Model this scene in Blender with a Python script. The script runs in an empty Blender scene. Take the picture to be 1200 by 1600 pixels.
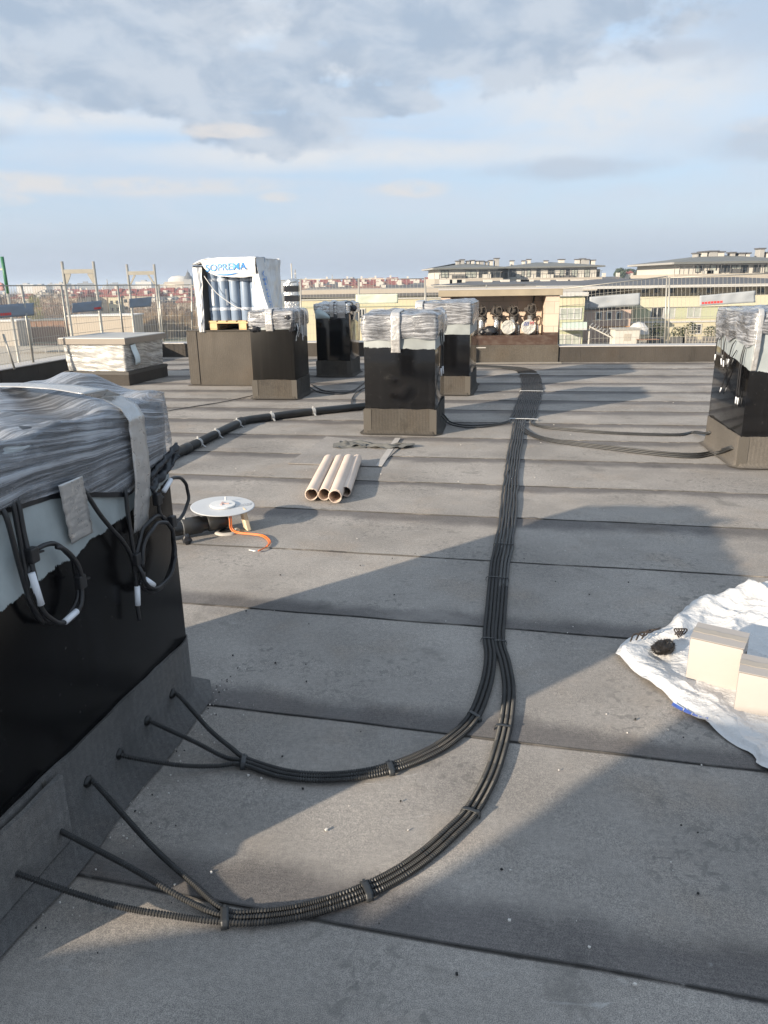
import bpy, bmesh, math, random
from mathutils import Vector, Matrix, noise
random.seed(7)
SC = bpy.context.scene
COL = SC.collection
R = math.radians
# ------------------------------------------------------------------ camera
CAM_H, F_PX, PITCH, ROLL = 1.65, 1154.0, R(17.4), R(0.93)
_f = Vector((0, math.cos(PITCH), -math.sin(PITCH))); _u = Vector((0, math.sin(PITCH), math.cos(PITCH))); _r = Vector((1, 0, 0))
RX = _r*math.cos(ROLL) - _u*math.sin(ROLL)
UX = _u*math.cos(ROLL) + _r*math.sin(ROLL)
EYE = Vector((0, 0, CAM_H))
cd = bpy.data.cameras.new('camera'); cam = bpy.data.objects.new('camera', cd); COL.objects.link(cam)
cd.sensor_fit = 'HORIZONTAL'; cd.sensor_width = 36; cd.lens = 36*F_PX/1200; cd.clip_start = .05; cd.clip_end = 20000
m3 = Matrix((RX, UX, -_f)).transposed()
cam.matrix_world = Matrix.Translation(EYE) @ m3.to_4x4()
SC.camera = cam

def ray(x, y): return (_f*F_PX + RX*(x-600) - UX*(y-800)).normalized()
def G(x, y, z=0.0):                      # measured photo point -> point on the level z
    d = ray(x, y); return EYE + d*((z-CAM_H)/d.z)
def AY(x, y, Y):                         # measured photo point -> point on the upright plane at distance Y
    d = ray(x, y); return EYE + d*(Y/d.y)

# ------------------------------------------------------------------ mesh building
class MB:
    def __init__(s): s.v = []; s.f = []; s.uv = None
    def add(s, vs, fs):
        o = len(s.v); s.v += [Vector(p) for p in vs]; s.f += [tuple(i+o for i in f) for f in fs]; return s
    def box(s, lo, hi, T=None, bev=0.0):
        bm = bmesh.new(); bmesh.ops.create_cube(bm, size=1)
        c = [(a+b)/2 for a, b in zip(lo, hi)]; d = [abs(b-a) for a, b in zip(lo, hi)]
        for v in bm.verts: v.co = Vector((v.co.x*d[0]+c[0], v.co.y*d[1]+c[1], v.co.z*d[2]+c[2]))
        if bev: bmesh.ops.bevel(bm, geom=bm.edges[:], offset=min(bev, min(d)*.45), segments=2, affect='EDGES', profile=.6)
        bm.verts.index_update()
        s.add([(T @ v.co) if T else v.co.copy() for v in bm.verts], [[v.index for v in f.verts] for f in bm.faces]); bm.free(); return s
    def bar(s, a, b, w, h=None, bev=0):  # a square bar between two points
        a = Vector(a); b = Vector(b); h = h or w; d = b-a; L = d.length
        q = d.to_track_quat('X', 'Z').to_matrix().to_4x4(); q.translation = a
        return s.box((0, -w/2, -h/2), (L, w/2, h/2), q, bev)
    def tube(s, pts, r, n=8, cap=True, closed=False, rf=None):
        pts = [Vector(p) for p in pts]; N = len(pts); o = len(s.v)
        up = Vector((0, 0, 1)); prev = None
        for i, p in enumerate(pts):
            if closed: t = pts[(i+1) % N]-pts[i-1]
            else: t = pts[min(i+1, N-1)]-pts[max(i-1, 0)]
            t.normalize()
            if prev is None:
                a = t.cross(up)
                if a.length < .05: a = t.cross(Vector((1, 0, 0)))
            else: a = prev - t*prev.dot(t)
            a.normalize(); prev = a; b = t.cross(a)
            rr = rf(i) if rf else r
            for k in range(n):
                th = 2*math.pi*k/n; s.v.append(p + (a*math.cos(th)+b*math.sin(th))*rr)
        for i in range(N if closed else N-1):
            j = (i+1) % N
            for k in range(n):
                l = (k+1) % n; s.f.append((o+i*n+k, o+j*n+k, o+j*n+l, o+i*n+l))
        if cap and not closed:
            s.f.append(tuple(o+k for k in range(n))); s.f.append(tuple(o+(N-1)*n+k for k in reversed(range(n))))
        return s
    def lathe(s, prof, n=24, T=None, wob=0, seed=0):  # prof: (r, z) list
        o = len(s.v)
        for r, z in prof:
            for k in range(n):
                th = 2*math.pi*k/n; q = r
                if wob: q = r*(1+wob*noise.noise(Vector((math.cos(th)*2+seed, math.sin(th)*2, z*14))))
                p = Vector((q*math.cos(th), q*math.sin(th), z)); s.v.append((T @ p) if T else p)
        for i in range(len(prof)-1):
            for k in range(n):
                l = (k+1) % n; s.f.append((o+i*n+k, o+i*n+l, o+(i+1)*n+l, o+(i+1)*n+k))
        if prof[0][0] > 1e-4: s.f.append(tuple(o+k for k in reversed(range(n))))
        if prof[-1][0] > 1e-4: s.f.append(tuple(o+(len(prof)-1)*n+k for k in range(n)))
        return s
    def grid(s, fn, nu, nv):               # fn(u, v) -> point, u,v in 0..1
        o = len(s.v)
        for j in range(nv+1):
            for i in range(nu+1): s.v.append(Vector(fn(i/nu, j/nv)))
        for j in range(nv):
            for i in range(nu):
                a = o+j*(nu+1)+i; s.f.append((a, a+1, a+nu+2, a+nu+1))
        return s
    def sheet(s, fn, nu, nv, th):          # a grid with thickness th along its normal (approx.)
        P = [[Vector(fn(i/nu, j/nv)) for i in range(nu+1)] for j in range(nv+1)]
        o = len(s.v); n1 = (nu+1)*(nv+1)
        for sg in (0, 1):
            for j in range(nv+1):
                for i in range(nu+1):
                    du = P[j][min(i+1, nu)]-P[j][max(i-1, 0)]; dv = P[min(j+1, nv)][i]-P[max(j-1, 0)][i]
                    n = du.cross(dv); n = n.normalized() if n.length > 1e-12 else Vector((0, 0, 1))
                    s.v.append(P[j][i]-n*th*sg)
        for j in range(nv):
            for i in range(nu):
                a = o+j*(nu+1)+i; q = (a, a+1, a+nu+2, a+nu+1); s.f.append(q); s.f.append(tuple(n1+x for x in reversed(q)))
        rim = [o+i for i in range(nu+1)] + [o+j*(nu+1)+nu for j in range(1, nv+1)] + [o+nv*(nu+1)+i for i in range(nu-1, -1, -1)] + [o+j*(nu+1) for j in range(nv-1, 0, -1)]
        for k in range(len(rim)):
            a, b = rim[k], rim[(k+1) % len(rim)]; s.f.append((b, a, a+n1, b+n1))
        return s
    def prism(s, poly, z0, z1, T=None):
        o = len(s.v); n = len(poly)
        for z in (z0, z1):
            for x, y in poly:
                p = Vector((x, y, z)); s.v.append((T @ p) if T else p)
        s.f.append(tuple(o+k for k in reversed(range(n)))); s.f.append(tuple(o+n+k for k in range(n)))
        for k in range(n):
            l = (k+1) % n; s.f.append((o+k, o+l, o+n+l, o+n+k))
        return s
    def build(s, name, mat, parent=None, smooth=False, world=False, ang=None):
        me = bpy.data.meshes.new(name)
        vs = s.v
        if world and parent is not None:
            inv = WM(parent).inverted(); vs = [inv @ p for p in vs]
        me.from_pydata([tuple(p) for p in vs], [], s.f)
        if s.uv:
            l = me.uv_layers.new(name='UVMap')
            for k, uvl in enumerate(s.uv):
                if k: l = me.uv_layers.new(name='UV%d' % k)
                for lp in me.loops: l.data[lp.index].uv = uvl[lp.vertex_index]
        me.materials.append(mat)
        if smooth: me.shade_smooth()
        if ang:
            me.shade_smooth(); me.set_sharp_from_angle(angle=R(ang))
        o = bpy.data.objects.new(name, me); COL.objects.link(o)
        if parent is not None: o.parent = parent
        return o

def WM(o):
    M = Matrix.LocRotScale(o.location, o.rotation_euler, None)
    return (WM(o.parent) @ M) if o.parent is not None else M
def tag(o, label=None, cat=None, group=None, kind=None):
    for k, v in (('label', label), ('category', cat), ('group', group), ('kind', kind)):
        if v: o[k] = v
    return o
def thing(name, label, cat, loc=(0, 0, 0), rz=0.0, group=None):
    o = bpy.data.objects.new(name, None); COL.objects.link(o); o.empty_display_size = .1
    o.location = loc; o.rotation_euler = (0, 0, rz)
    return tag(o, label, cat, group)
def copy_tree(o, parent=None):
    c = o.copy(); COL.objects.link(c)
    if parent is not None: c.parent = parent
    for ch in list(o.children): copy_tree(ch, c)
    return c
def cat_pts(ctrl, step):                  # Catmull-Rom through control points, resampled at equal steps
    P = [Vector(p) for p in ctrl]; P = [P[0]*2-P[1]] + P + [P[-1]*2-P[-2]]
    fine = []
    for i in range(1, len(P)-2):
        a, b, c, d = P[i-1:i+3]; n = max(4, int((c-b).length/step*2))
        for k in range(n):
            t = k/n
            fine.append(.5*((2*b)+(c-a)*t+(2*a-5*b+4*c-d)*t*t+(3*b-a-3*c+d)*t**3))
    fine.append(P[-2]); out = [fine[0]]; acc = 0
    for i in range(1, len(fine)):
        acc += (fine[i]-fine[i-1]).length
        if acc >= step: out.append(fine[i]); acc = 0
    if (out[-1]-fine[-1]).length > step*.3: out.append(fine[-1])
    return out
def N3(x, y, z): return noise.noise(Vector((x, y, z)))
def FB(x, y, z, o=4): return noise.fractal(Vector((x, y, z)), 1.0, 2.0, o)

# ------------------------------------------------------------------ materials
class NT:
    def __init__(s, name):
        s.m = bpy.data.materials.new(name); s.m.use_nodes = True; s.t = s.m.node_tree; s.t.nodes.clear()
        s.out = s.n('ShaderNodeOutputMaterial')
    def n(s, typ, **kw):
        x = s.t.nodes.new(typ)
        for k, v in kw.items(): setattr(x, k, v)
        return x
    def ln(s, a, b): s.t.links.new(a, b)
    def inp(s, sock, val):
        if hasattr(val, 'is_output'): s.ln(val, sock)
        elif val is not None: sock.default_value = val
    def tc(s, k='Object'): return s.n('ShaderNodeTexCoord').outputs[k]
    def mapv(s, vec, scale=(1, 1, 1), rot=(0, 0, 0), loc=(0, 0, 0)):
        x = s.n('ShaderNodeMapping'); s.ln(vec, x.inputs[0]); x.inputs['Scale'].default_value = scale; x.inputs['Rotation'].default_value = rot; x.inputs['Location'].default_value = loc; return x.outputs[0]
    def noise(s, vec, sc, det=4, rough=.55, dist=0):
        x = s.n('ShaderNodeTexNoise'); s.ln(vec, x.inputs['Vector']); x.inputs['Scale'].default_value = sc; x.inputs['Detail'].default_value = det; x.inputs['Roughness'].default_value = rough; x.inputs['Distortion'].default_value = dist
        return x.outputs['Fac']
    def math(s, op, a, b=None, c=None, clamp=False):
        x = s.n('ShaderNodeMath', operation=op, use_clamp=clamp); s.inp(x.inputs[0], a); s.inp(x.inputs[1], b)
        if c is not None: s.inp(x.inputs[2], c)
        return x.outputs[0]
    def ss(s, v, a, b, lo=0.0, hi=1.0):
        x = s.n('ShaderNodeMapRange', interpolation_type='SMOOTHSTEP'); s.inp(x.inputs[0], v); s.inp(x.inputs[1], a); s.inp(x.inputs[2], b); s.inp(x.inputs[3], lo); s.inp(x.inputs[4], hi); return x.outputs[0]
    def mix(s, f, a, b, mode='MIX'):
        x = s.n('ShaderNodeMix', data_type='RGBA', blend_type=mode); s.inp(x.inputs[0], f)
        for i, c in ((6, a), (7, b)):
            if isinstance(c, (tuple, list)): c = tuple(c) + (1,) if len(c) == 3 else c
            s.inp(x.inputs[i], c)
        return x.outputs[2]
    def sep(s, v):
        x = s.n('ShaderNodeSeparateXYZ'); s.ln(v, x.inputs[0]); return x.outputs
    def comb(s, x_, y_, z_):
        x = s.n('ShaderNodeCombineXYZ')
        for i, v in enumerate((x_, y_, z_)): s.inp(x.inputs[i], v)
        return x.outputs[0]
    def bump(s, h, st=.3, dist=.01):
        x = s.n('ShaderNodeBump'); s.ln(h, x.inputs['Height']); x.inputs['Strength'].default_value = st; x.inputs['Distance'].default_value = dist; return x.outputs[0]
    def bsdf(s, col, rough=.6, metal=0, normal=None, spec=None, trans=None, alpha=None, coat=None):
        x = s.n('ShaderNodeBsdfPrincipled')
        if isinstance(col, (tuple, list)): col = tuple(col)+(1,)
        s.inp(x.inputs['Base Color'], col); s.inp(x.inputs['Roughness'], rough); s.inp(x.inputs['Metallic'], metal)
        if normal is not None: s.ln(normal, x.inputs['Normal'])
        if spec is not None: s.inp(x.inputs['Specular IOR Level'], spec)
        if trans is not None: s.inp(x.inputs['Transmission Weight'], trans)
        if alpha is not None: s.inp(x.inputs['Alpha'], alpha)
        if coat is not None: x.inputs['Coat Weight'].default_value = coat
        return x.outputs[0]
    def done(s, sh): s.ln(sh, s.out.inputs['Surface']); return s.m

_cache = {}
def plain(name, col, rough=.6, metal=0, var=.12, sc=6, spec=None, bump=0, bsc=60):
    if name in _cache: return _cache[name]
    t = NT(name); co = t.tc(); nz = t.noise(co, sc, 5)
    c = t.mix(nz, tuple(x*(1-var*1.6) for x in col), tuple(min(1, x*(1+var*1.6)) for x in col))
    nm = t.bump(t.noise(co, bsc, 3), bump, .01) if bump else None
    m = t.done(t.bsdf(c, t.ss(nz, .2, .8, rough*.9, min(1, rough*1.1)), metal, nm, spec)); _cache[name] = m; return m

def membrane(name, base, warm=.0, ribs=False, uvband=False):
    t = NT(name); co = t.tc(); X, Y, Z = t.sep(co)
    big = t.noise(co, .9, 5, .6); mid = t.noise(co, 5, 4, .6); fine = t.noise(co, 420, 2, .7); speck = t.noise(co, 260, 1, .5)
    c = t.mix(t.ss(big, .3, .7), tuple(x*.76 for x in base), tuple(x*1.14 for x in base))
    c = t.mix(t.ss(mid, .55, .8, 0, .5), c, tuple(x*.72 for x in base))
    c = t.mix(t.ss(fine, .35, .65), t.mix(1.0, c, (.58, .58, .60), 'MULTIPLY'), t.mix(1.0, c, (1.38, 1.36, 1.33), 'MULTIPLY'))
    c = t.mix(t.ss(speck, .72, .78, 0, .6), c, (.34, .33, .31))
    med2 = t.noise(co, 55, 3, .65); c = t.mix(t.ss(med2, .35, .68), t.mix(1.0, c, (.90, .90, .905), 'MULTIPLY'), t.mix(1.0, c, (1.09, 1.085, 1.075), 'MULTIPLY'))
    tint = t.noise(co, 1.5, 4, .6); c = t.mix(t.ss(tint, .5, .72, 0, .5), c, t.mix(1.0, c, (.98, .88, .78), 'MULTIPLY'))
    blot = t.noise(t.mapv(co, loc=(3.7, 1.9, 0)), 2.3, 4, .7, .5)
    c = t.mix(t.ss(blot, .60, .70, 0, .45), c, tuple(x*.42 for x in base))
    h = t.math('ADD', t.math('MULTIPLY', fine, .5), t.math('MULTIPLY', mid, .9))
    if uvband:
        uv = t.n('ShaderNodeUVMap', uv_map='UVMap').outputs[0]; uv1 = t.n('ShaderNodeUVMap', uv_map='UV1').outputs[0]
        a, w1, _ = t.sep(uv); b, w2, _ = t.sep(uv1)
        along = t.sep(t.mapv(co, rot=(0, 0, R(10))))[0]
        edge = t.math('MULTIPLY', t.math('SUBTRACT', t.noise(t.mapv(co, (1.3, 1.3, 1)), 1.0, 5, .62), .5), .34)
        fe = t.math('MULTIPLY', t.math('SUBTRACT', mid, .5), .09)
        for d, w in ((a, w1), (b, w2)):
            dd = t.math('ADD', t.math('ADD', d, edge), fe)
            msk = t.ss(dd, t.math('MULTIPLY', w, .5), t.math('ADD', w, .06), .82, 0)
            c = t.mix(msk, c, t.mix(1.0, c, (.35, .35, .38), 'MULTIPLY'))
            ln = t.math('MULTIPLY', t.ss(d, .002, .009, .8, 0), t.ss(t.noise(co, 6, 3), .3, .5, .35, 1))
            c = t.mix(ln, c, (.022, .022, .022))
        # boot prints and scuffs: pale dusty smears, dark trodden spots
        tr = t.noise(co, 26, 3, .6, .6); trm = t.noise(co, 1.3, 3, .55)
        c = t.mix(t.math('MULTIPLY', t.ss(tr, .54, .62), t.ss(trm, .5, .6, 0, .55)), c, (.12, .115, .108))
        pud = t.noise(co, .55, 5, .62, .4); rim = t.math('MULTIPLY', t.ss(pud, .53, .56), t.ss(pud, .60, .56, 1, .35)); c = t.mix(t.math('MULTIPLY', rim, .32), c, t.mix(1.0, c, (.60, .60, .62), 'MULTIPLY'))
        dus = t.noise(t.mapv(co, (1, 1, 1), loc=(7, 3, 0)), .8, 6, .66, .5); c = t.mix(t.ss(dus, .55, .72, 0, .38), c, (.36, .335, .305))
        sc = t.noise(t.mapv(co, (2.5, 9, 1)), 2.2, 4, .65, .9); scm = t.noise(co, .8, 3, .6)
        c = t.mix(t.math('MULTIPLY', t.ss(sc, .64, .74), t.ss(scm, .48, .6, 0, .7)), c, (.46, .45, .43))
        # fine reinforcement lines across the sheet
        wv = t.n('ShaderNodeTexWave', wave_type='BANDS', bands_direction='Y'); t.ln(t.mapv(co, (1, 1, 1), (0, 0, R(10))), wv.inputs[0]); wv.inputs['Scale'].default_value = 22; wv.inputs['Distortion'].default_value = 1.5; wv.inputs['Detail'].default_value = 2
        c = t.mix(.05, c, t.mix(wv.outputs['Fac'], tuple(x*.6 for x in base), tuple(x*1.3 for x in base)))
    if ribs:
        wv = t.n('ShaderNodeTexWave', wave_type='BANDS', bands_direction='X'); t.ln(t.math('ADD', X, Y) and t.comb(t.math('ADD', X, Y), 0, Z), wv.inputs[0]); wv.inputs['Scale'].default_value = 9; wv.inputs['Distortion'].default_value = .8
        c = t.mix(t.math('MULTIPLY', wv.outputs['Fac'], .2), c, tuple(x*.55 for x in base))
        vs = t.noise(t.mapv(co, (7, 7, .7)), 1, 4)
        c = t.mix(t.ss(vs, .5, .75, 0, .4), c, tuple(x*.6 for x in base))
        h = t.math('ADD', h, t.math('MULTIPLY', wv.outputs['Fac'], .4))
    return t.done(t.bsdf(c, .88, 0, t.bump(h, .55, .004), .25))

def painted_chimney(name, t0, tx=0.0, ty=0.0, wob=.02, spec=.5, grey=(.25, .27, .27), black=(.0035, .0035, .004), gloss=.2):
    t = NT(name); co = t.tc(); X, Y, Z = t.sep(co)
    thr = t.math('ADD', t.math('ADD', t0, t.math('MULTIPLY', X, tx)), t.math('MULTIPLY', Y, ty))
    w = t.math('MULTIPLY', t.math('SUBTRACT', t.noise(co, 7, 3), .5), wob*3)
    br = t.math('MULTIPLY', t.math('SUBTRACT', t.noise(t.mapv(co, (1, 1, .5)), 120, 3, .7), .5), wob*.9)
    isb = t.ss(t.math('SUBTRACT', t.math('ADD', t.math('ADD', thr, w), br), Z), -.002, .002)
    g = t.mix(t.ss(t.noise(co, 5, 5), .3, .7), tuple(x*.82 for x in grey), tuple(x*1.1 for x in grey))
    drip = t.noise(t.mapv(co, (22, 22, .8)), 1, 4); brush = t.noise(t.mapv(co, (3, 3, 9)), 2, 4)
    bl = t.mix(t.ss(drip, .45, .75), black, tuple(x*2.0 for x in black)); bl = t.mix(t.ss(t.noise(co, 55, 2), .7, .74, 0, .5), bl, (.06, .055, .05))
    rg = t.math('ADD', gloss, t.math('MULTIPLY', brush, .10))
    nm = t.bump(t.math('ADD', brush, t.math('MULTIPLY', drip, .5)), .03, .01)
    a = t.bsdf(g, .55, 0, t.bump(t.noise(co, 90, 3), .1, .004)); b = t.bsdf(bl, rg, 0, nm, spec)
    mx = t.n('ShaderNodeMixShader'); t.ln(isb, mx.inputs[0]); t.ln(a, mx.inputs[1]); t.ln(b, mx.inputs[2])
    return t.done(mx.outputs[0])

def film(name, su=2.5, sv=46, lo=.14, hi=.78, tint=(.50, .51, .54), fan=.0, bst=.32, conv=None, warp=.45):
    t = NT(name); uv = t.n('ShaderNodeUVMap', uv_map='UVMap').outputs[0]
    u, v, _ = t.sep(uv)
    wrp = t.math('MULTIPLY', t.math('SUBTRACT', t.noise(t.mapv(uv, (1.6, 2.5, 1)), 1.6, 2), .5), .30)
    v2 = t.math('ADD', v, t.math('MULTIPLY', wrp, warp))
    if conv:
        v0, a0, b0, uc = conv; v2 = t.math('DIVIDE', t.math('SUBTRACT', v2, v0), t.math('MAXIMUM', t.math('ADD', a0, t.math('MULTIPLY', t.math('SUBTRACT', uc, u), b0)), .15))
    v2 = t.math('ADD', v2, t.math('MULTIPLY', u, fan))
    st = t.noise(t.comb(t.math('MULTIPLY', u, su), t.math('MULTIPLY', v2, sv), 0), 1.0, 5, .62, .35)
    st2 = t.noise(t.comb(t.math('MULTIPLY', u, su*3), t.math('MULTIPLY', v2, sv*2.6), 3.3), 1.0, 3, .6)
    pat = t.noise(uv, 5, 3, .6)
    h = t.math('ADD', st, t.math('MULTIPLY', st2, .5))
    k = t.math('ADD', t.math('ADD', st, t.math('MULTIPLY', t.math('SUBTRACT', st2, .5), .55)), t.math('MULTIPLY', t.math('SUBTRACT', pat, .5), .5))
    al = t.ss(k, .36, .78, lo, hi)
    nm = t.bump(h, bst, .02)
    a = t.bsdf(tint, .34, 0, nm, .5); b = t.n('ShaderNodeBsdfTransparent').outputs[0]
    mx = t.n('ShaderNodeMixShader'); t.ln(al, mx.inputs[0]); t.ln(b, mx.inputs[1]); t.ln(a, mx.inputs[2])
    gl = t.n('ShaderNodeBsdfGlossy'); gl.inputs['Roughness'].default_value = .2; t.ln(nm, gl.inputs['Normal']); gl.inputs['Color'].default_value = (.95, .97, 1, 1)
    fr = t.n('ShaderNodeFresnel'); fr.inputs[0].default_value = 1.4; t.ln(nm, fr.inputs['Normal'])
    m2 = t.n('ShaderNodeMixShader'); t.ln(t.math('MULTIPLY', fr.outputs[0], .9), m2.inputs[0]); t.ln(mx.outputs[0], m2.inputs[1]); t.ln(gl.outputs[0], m2.inputs[2])
    return t.done(m2.outputs[0])

def foil(name, col=(.72, .71, .69), rough=.32, sc=38, st=.55, metal=.75):
    t = NT(name); co = t.tc(); n1 = t.noise(co, sc, 4, .6, .4); n2 = t.noise(co, sc*.3, 3)
    c = t.mix(n2, tuple(x*.82 for x in col), col)
    return t.done(t.bsdf(c, t.ss(n1, .3, .7, rough*.7, rough*1.4), metal, t.bump(t.math('ADD', n1, n2), st, .012)))

M = {}
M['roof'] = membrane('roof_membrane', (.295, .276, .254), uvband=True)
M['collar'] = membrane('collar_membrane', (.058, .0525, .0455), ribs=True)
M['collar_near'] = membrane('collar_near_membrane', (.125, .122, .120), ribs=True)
M['collar_sunlit'] = membrane('collar_sunlit_membrane', (.105, .096, .085), ribs=True)  # brightened membrane copy; sun on the side chimney's collar put into its colour
M['plinth'] = membrane('plinth_membrane', (.090, .081, .070), ribs=True)
M['parapet'] = membrane('parapet_membrane', (.062, .056, .050), ribs=True)
M['black_cloth'] = plain('black_cloth', (.016, .017, .021), .38, var=.3, sc=9, bump=.6, bsc=14)
M['cable'] = plain('cable_rubber', (.016, .016, .018), .42, var=.2)
M['conduit'] = plain('conduit_plastic', (.021, .021, .021), .5, var=.35, sc=30)
M['tie'] = plain('tie_plastic', (.024, .026, .028), .45)
M['white_tag'] = plain('white_tag', (.72, .74, .78), .5, var=.06)
M['tape'] = foil('silver_tape', (.56, .55, .54), .34, 30, .35, .6)
M['foil'] = foil('silver_foil', (.60, .60, .60), .26, 26, .9, .8)
M['film'] = film('stretch_film')
M['film_near'] = film('stretch_film_near', 1.0, 40, .12, .66, (.66, .69, .75), .02, .34, (1.11, .30, .75, 3.85), .14)
M['coping'] = plain('coping_sheet', (.42, .40, .38), .45, var=.1)
M['galv'] = plain('galvanised_steel', (.34, .33, .30), .5, .5, var=.15)
M['white_plastic'] = plain('white_plastic', (.60, .60, .59), .45)
M['concrete'] = plain('concrete', (.36, .33, .28), .85, var=.18, sc=4, bump=.3)
M['wood'] = plain('pale_wood', (.55, .38, .20), .7, var=.2, sc=14)
# ------------------------------------------------------------------ world, sun
SUN_EL, SUN_AZ = R(17.5), R(232.5)          # azimuth clockwise from +Y (behind and to the left)
W = bpy.data.worlds.new('World'); SC.world = W; W.use_nodes = True
wt = NT.__new__(NT); wt.t = W.node_tree; wt.t.nodes.clear()
wo = wt.n('ShaderNodeOutputWorld'); bg = wt.n('ShaderNodeBackground')
sky = wt.n('ShaderNodeTexSky', sky_type='NISHITA'); sky.sun_disc = False
sky.sun_elevation = SUN_EL; sky.sun_rotation = SUN_AZ; sky.altitude = 100; sky.air_density = 1.0; sky.dust_density = 1.5; sky.ozone_density = 1.2
d = wt.tc('Generated'); dx, dy, dz = wt.sep(d)
az = wt.math('ARCTAN2', dx, dy); el = wt.math('ARCSINE', dz)
hz = wt.math('ADD', wt.math('MAXIMUM', dz, 0.0), .10)
pl = wt.comb(wt.math('DIVIDE', dx, hz), wt.math('DIVIDE', dy, hz), 0)
big = wt.noise(pl, .85, 6, .56, .35); med = wt.noise(wt.mapv(pl, (1, 1.25, 1), loc=(3.1, 1.7, 0)), 2.1, 8, .6, .3)
ae = wt.comb(wt.math('MULTIPLY', az, 5.2), wt.math('MULTIPLY', el, 9.5), 0)
wz = wt.noise(wt.mapv(ae, loc=(.4, 7.3, 0)), 1.15, 4, .5, .25)
wz2 = wt.noise(wt.mapv(ae, (1, .85, 1), loc=(9.4, 2.3, 0)), 3.2, 8, .58, .15)
wz3 = wt.noise(wt.mapv(ae, (.6, 1.7, 1), loc=(2.2, 5.3, 0)), 1.6, 5, .5, .3)
def blob(px, py, hx, hy, amp=.55):        # a cloud bank in azimuth / elevation
    a0 = math.atan((px-600)/F_PX); e0 = math.atan((438-py)/F_PX*.97)
    p = wt.math('DIVIDE', wt.math('SUBTRACT', az, a0), hx/F_PX); q = wt.math('DIVIDE', wt.math('SUBTRACT', el, e0), hy/F_PX)
    r2 = wt.math('SQRT', wt.math('ADD', wt.math('MULTIPLY', p, p), wt.math('MULTIPLY', q, q)))
    r2 = wt.math('ADD', r2, wt.math('MULTIPLY', wt.math('SUBTRACT', wz, .5), amp*2.6))
    return wt.math('ADD', r2, wt.math('MULTIPLY', wt.math('SUBTRACT', wz2, .5), amp*2.5))
def umask(lst, soft):
    o = None
    for b in lst:
        m_ = wt.ss(blob(*b), 1-soft, 1+soft*.5, 1, 0)
        o = m_ if o is None else wt.math('MAXIMUM', o, m_)
    return o
grey = umask([(110, 95, 330, 62), (720, 90, 300, 82), (900, 45, 170, 55), (340, 170, 300, 46), (455, 232, 130, 30, .5), (15, 190, 60, 18, .4), (560, 190, 120, 22, .6)], .24)
grey2 = umask([(1160, 120, 130, 60), (1170, 268, 100, 24, .5), (880, 290, 120, 14, .6), (120, 155, 40, 14, .5), (5, 245, 60, 14, .5), (1010, 150, 80, 14, .6)], .7)
white = umask([(50, 45, 200, 40), (430, 92, 120, 34), (545, 150, 60, 26, .6), (140, 222, 300, 20, .6), (560, 262, 420, 20, .6), (930, 205, 230, 70), (230, 40, 200, 40), (1000, 30, 60, 26, .6)], .8)
cream = umask([(200, 305, 280, 16, .6), (640, 309, 62, 13, .75), (455, 318, 34, 9, .5), (35, 325, 60, 10, .4), (1175, 250, 70, 10, .4), (1030, 22, 50, 18, .9), (385, 232, 60, 10, 1.2), (870, 35, 40, 14, 1.0)], .45)
SKY_K = 0.10
skyc = wt.mix(1.0, sky.outputs[0], (SKY_K,)*3, 'MULTIPLY')
skyc = wt.mix(.85, skyc, wt.mix(wt.ss(el, .0, .30), (.196, .226, .276), (.180, .262, .360)))
rest = wt.ss(wt.math('ADD', wt.math('MULTIPLY', big, .6), wt.math('MULTIPLY', med, .4)), .42, .62)
offv = wt.ss(el, .34, .5)                 # open cloud field overhead and behind
veil = wt.math('MULTIPLY', wt.ss(wt.math('ADD', wt.math('MULTIPLY', wz3, .7), wt.math('MULTIPLY', wz2, .3)), .38, .62), .62)
c = wt.mix(veil, skyc, (.238, .266, .304))
c = wt.mix(wt.math('MULTIPLY', white, wt.ss(wz2, .3, .65, .5, 1.0)), c, (.285, .296, .310))
c = wt.mix(wt.math('MULTIPLY', grey2, .6), c, (.186, .208, .242))
shade = wt.noise(wt.mapv(ae, loc=(5.5, 1.3, 0)), 2.2, 6, .55, .3)
gcol = wt.mix(wt.ss(shade, .36, .62), (.156, .190, .236), (.222, .247, .280))
c = wt.mix(wt.math('MULTIPLY', grey, .92), c, gcol)
c = wt.mix(wt.math('MULTIPLY', cream, wt.ss(wz2, .36, .6, .2, .8)), c, (.290, .280, .274))
c = wt.mix(wt.math('MULTIPLY', offv, rest), c, (.29, .30, .32))
hb = wt.ss(el, -.01, .085, .75, 0)
c = wt.mix(hb, c, (.160, .183, .224))
wt.ln(c, bg.inputs[0]); bg.inputs[1].default_value = 1.0
wt.ln(bg.outputs[0], wo.inputs[0])
sl = bpy.data.lights.new('sun', 'SUN'); sl.energy = 3.7; sl.angle = R(.75); sl.color = (1, .86, .68)
so = bpy.data.objects.new('sun', sl); COL.objects.link(so)
sd = Vector((math.sin(SUN_AZ)*math.cos(SUN_EL), math.cos(SUN_AZ)*math.cos(SUN_EL), math.sin(SUN_EL)))
so.rotation_euler = sd.to_track_quat('Z', 'Y').to_euler(); so.location = sd*60
vs = SC.view_settings; vs.view_transform = 'Standard'; vs.look = 'None'; vs.exposure = 1.45; vs.gamma = 1; vs.use_curve_mapping = False

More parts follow.
